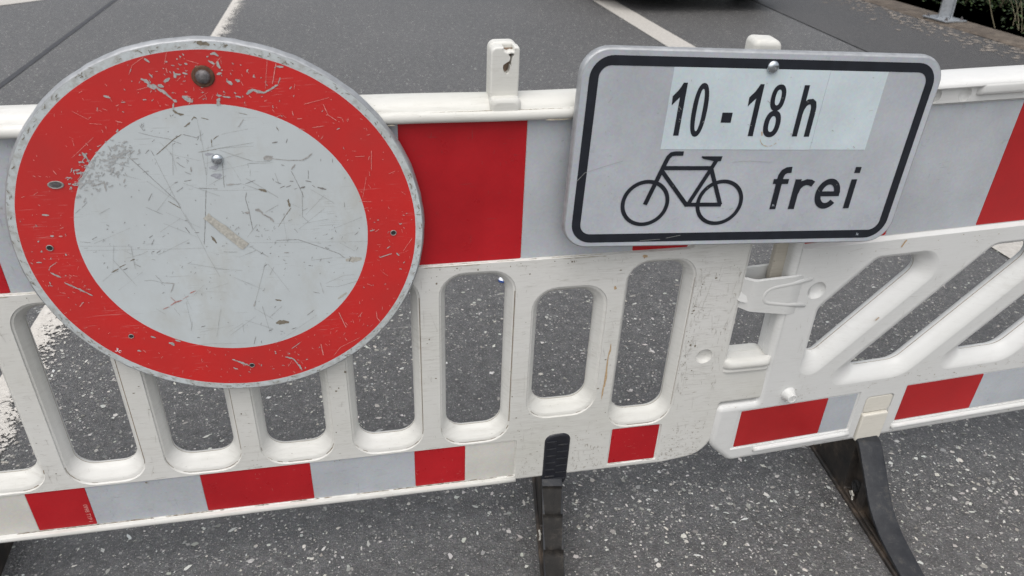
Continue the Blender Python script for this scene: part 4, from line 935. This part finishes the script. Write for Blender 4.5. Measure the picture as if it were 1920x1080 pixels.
for i in range(0, 18, 1):
    if rn.random() < .72: stroke(mb, ringst[i:i+2], rn.uniform(.0004, .0012), -.0011)
stroke(mb, [(.0085, .0395), (.0105, .0330)], .002, -.0011); mb.build('ring_stain', 'mark_s', plate, smooth=0)
mb = MB()
for i in range(120):
    x, v = rn.uniform(-.26, .26), rn.uniform(-.132, .132); a = rn.uniform(0, 3.14); L_ = rn.lognormvariate(math.log(.0018), .7)
    stroke(mb, [(x, v), (x+L_*math.cos(a), v+L_*math.sin(a))], rn.uniform(.0003, .0010), -.0013)
for pts in ([(-.287, -.045), (-.275, -.030), (-.240, -.018), (-.215, -.010)], [(-.135, -.014), (-.128, -.006)], [(-.03, -.012), (.0, -.010), (.04, -.012)], [(-.165, -.152), (-.13, -.150)], [(-.12, -.148), (-.095, -.143)]): stroke(mb, pts, .0006, -.0014)
mb.build('scratch', 'mark_f', plate, smooth=0, kind='stuff')

# ------------------------------------------------------------------ small and far things
cap = empty('bottle_cap', Matrix.Translation((.667, 1.152, .0)), label='tiny blue and white bottle cap lying on the asphalt behind the slots', cat='bottle cap')
MB().lathe([(.0125, .0), (.0135, .001), (.0135, .006), (.0125, .008)], 20, 'z').build('cap_skirt', 'cap_blue', cap)
MB().lathe([(.0125, .008), (.0105, .0105), (.006, .0115), (.0003, .0116)], 20, 'z').build('cap_top', 'cap_white', cap)

rp = empty('railing_post', Matrix.Translation((5.555, 5.395, .022)) @ Matrix.Rotation(R(4), 4, 'Z'), label='galvanised steel post bolted to the concrete edge at upper right', cat='post')
MB().box(-.115, .115, -.150, .150, .0, .016, .003).build('base_plate', 'galv', rp)
mb = MB(); H = [(-.05, -.055), (.05, -.055), (.05, -.047), (.004, -.047), (.004, .047), (.05, .047), (.05, .055), (-.05, .055), (-.05, .047), (-.004, .047), (-.004, -.047), (-.05, -.047)]
ca, sa = math.cos(R(52)), math.sin(R(52)); H = [(x*ca-y*sa, x*sa+y*ca) for x, y in H]
mb.ring([[(x, y, h) for x, y in H] for h in (.016, 1.1)]); fixn(mb.build('shaft', 'galv', rp, smooth=0))
for x in (-.082, .082):
    for y in (-.115, .115):
        q = MB(); q.lathe([(.018, .016), (.018, .019), (.0003, .019)], 16, 'z', (x, y, 0)); q.lathe([(.012, .019), (.012, .029), (.0003, .029)], 6, 'z', (x, y, 0)); q.lathe([(.006, .029), (.006, .042), (.0003, .042)], 10, 'z', (x, y, 0)); fixn(q.build('anchor_bolt', 'dark_steel', rp, smooth=0))

def shrub(x, y, zc, rad, h, nleaf, seed, label, twigs=10):
    rn = random.Random(seed); root = empty('shrub', Matrix.Translation((x, y, zc)), label=label, cat='shrub', group='dark shrubs behind the concrete edge')
    mb = MB(); tips = []
    for i in range(twigs):
        a = rn.uniform(0, 6.283); l = h*rn.uniform(.55, 1.05); p = Vector((rn.uniform(-.08, .08), rn.uniform(-.08, .08), 0)); pts = [p]
        d = Vector((math.cos(a)*.55, math.sin(a)*.55, 1)).normalized()
        for k in range(7):
            d = (d+Vector((rn.gauss(0, .13), rn.gauss(0, .13), .02))).normalized(); p = p+d*l/7; pts.append(p)
            if k > 1:
                q = p; e = (d+Vector((rn.gauss(0, .6), rn.gauss(0, .6), .2))).normalized(); sub = [q]
                for _ in range(4): e = (e+Vector((rn.gauss(0, .15),)*3)).normalized(); q = q+e*l*.07; sub.append(q)
                mb.tube([tuple(v) for v in sub], [.004, .0035, .003, .0025, .0015], 4); tips += sub[2:]
        mb.tube([tuple(v) for v in pts], [.011*(1-.11*j) for j in range(8)], 5); tips += pts[3:]
    mb.build('stem', 'bark', root)
    mb = MB(); tones = []
    for i in range(nleaf):
        if rn.random() < .55: c = rn.choice(tips)+Vector((rn.gauss(0, .07), rn.gauss(0, .07), rn.gauss(0, .07)))
        else:
            v = Vector((rn.gauss(0, 1), rn.gauss(0, 1), rn.gauss(0, 1))).normalized()*rn.random()**.4
            c = Vector((v.x*rad, v.y*rad, h*.5+v.z*h*.52))
        s = rn.uniform(.018, .042); ax = Vector((rn.gauss(0, 1), rn.gauss(0, 1), rn.gauss(0, .6))).normalized(); nn = Vector((rn.gauss(0, .6), rn.gauss(0, .6), 1)).normalized(); sd_ = ax.cross(nn).normalized()
        mb.add([tuple(c), tuple(c+ax*s*.5+sd_*s*.32), tuple(c+ax*s), tuple(c+ax*s*.5-sd_*s*.32)], [(0, 1, 2, 3)]); tones.append(rn.random()**1.6)
    o = mb.build('foliage', 'leaf', root, smooth=0); at_ = o.data.color_attributes.new('tone', 'FLOAT_COLOR', 'CORNER'); buf = []
    for t in tones: buf += [t, t, t, 1]*4
    at_.data.foreach_set('color', buf)
for i, (x, y, h, rd, nl, lab) in enumerate(((6.55, 4.75, 1.15, .75, 7000, 'dark leafy shrub nearest the right edge beyond the concrete edge'), (6.75, 6.35, 1.5, .9, 8500, 'dark leafy shrub directly behind the galvanised post'), (6.85, 8.1, 1.6, 1.0, 7000, 'green shrub at the top, left of the galvanised post'), (8.0, 5.6, 2.2, 1.3, 8000, 'tall dark shrub farther down the bank behind the other shrubs'))):
    shrub(x, y, -.2-.28*(x-5.755)-.03, rd, h, nl, 50+i, lab, 14)
# bare olive shoots in front of the leaves
rn = random.Random(77); sh = empty('bare_shoots', Matrix.Translation((6.02, 4.85, -.28)), label='bundle of bare olive twigs between the post and the right edge', cat='plant')
for i in range(16):
    p = Vector((rn.gauss(0, .05), rn.gauss(0, .10), 0)); d = Vector((rn.gauss(0, .30), rn.gauss(0, .42), 1)).normalized(); pts = [tuple(p)]; l = rn.uniform(.6, 1.1)
    for k in range(8): d = (d+Vector((rn.gauss(0, .07), rn.gauss(0, .07), -.01*k))).normalized(); p = p+d*l/8; pts.append(tuple(p))
    MB().tube(pts, [.0055*(1-.10*j) for j in range(9)], 5).build('twig', 'bark', sh)

# parked car: only the shade under its nose shows at the top of the picture
car = empty('parked_car', Matrix.Translation((3.48, 5.95, 0)), label='black car at the top edge, seen only as deep shade over the white line', cat='car')
def sec(y, zb, zt, hw, top=.75):
    return [(-hw*.86, y, zb), (-hw, y, zb+.14), (-hw, y, zb+(zt-zb)*.55), (-hw*.95, y, zt-.06), (-hw*top, y, zt), (0, y, zt+.02), (hw*top, y, zt), (hw*.95, y, zt-.06), (hw, y, zb+(zt-zb)*.55), (hw, y, zb+.14), (hw*.86, y, zb), (0, y, zb)]
S = [sec(.0, .24, .60, .62), sec(.06, .19, .66, .78), sec(.25, .17, .74, .88), (sec(.7, .17, .84, .91)), sec(1.25, .17, .95, .92), sec(2.2, .17, .99, .92), sec(3.3, .17, 1.0, .92), sec(3.9, .19, .96, .88), sec(4.15, .24, .86, .76)]
mb = MB(); mb.ring(S); mb.fan(S[0], True); mb.fan(S[-1]); fixn(mb.build('body', 'car_paint', car, smooth=50))
G = [[(-hw, y, .95), (-hw*.80, y, zt), (0, y, zt+.03), (hw*.80, y, zt), (hw, y, .95)] for y, zt, hw in ((1.15, .97, .84), (1.75, 1.36, .80), (2.4, 1.45, .78), (3.2, 1.42, .77), (3.95, 1.0, .74))]
mb = MB(); mb.ring(G, closed=False); fixn(mb.build('cabin', 'glass', car, smooth=50))
mb = MB(); mb.ring([[(x*.82, y, v+.012) for x, y, v in g[1:4]] for g in G[1:4]], closed=False); mb.build('roof', 'car_paint', car)
for x in (-.80, .80):
    for y in (.86, 3.38):
        t = MB().lathe([(.20, -.10), (.30, -.105), (.325, -.07), (.325, .07), (.30, .105), (.20, .10)], 32, 'x', (x, y, .325)).build('tyre', 'tyre', car)
        MB().lathe([(.0003, -.07), (.12, -.085), (.20, -.10), (.20, .10), (.12, .085), (.0003, .07)], 24, 'x', (x, y, .325)).build('rim', 'alu', t)
for x in (-.62, .62): MB().box(x-.16, x+.16, -.0+.03, .2, .58, .68, .02).build('headlight', 'lamp', car); MB().box(x-.14, x+.14, 4.0, 4.14, .72, .84, .02).build('tail_light', 'k_red', car)
MB().box(-.45, .45, -.012, .08, .36, .50, .01).build('grille', 'tyre', car); MB().box(-.26, .26, -.025, -.008, .52, .59, .002).build('number_plate', 'plateblank', car)
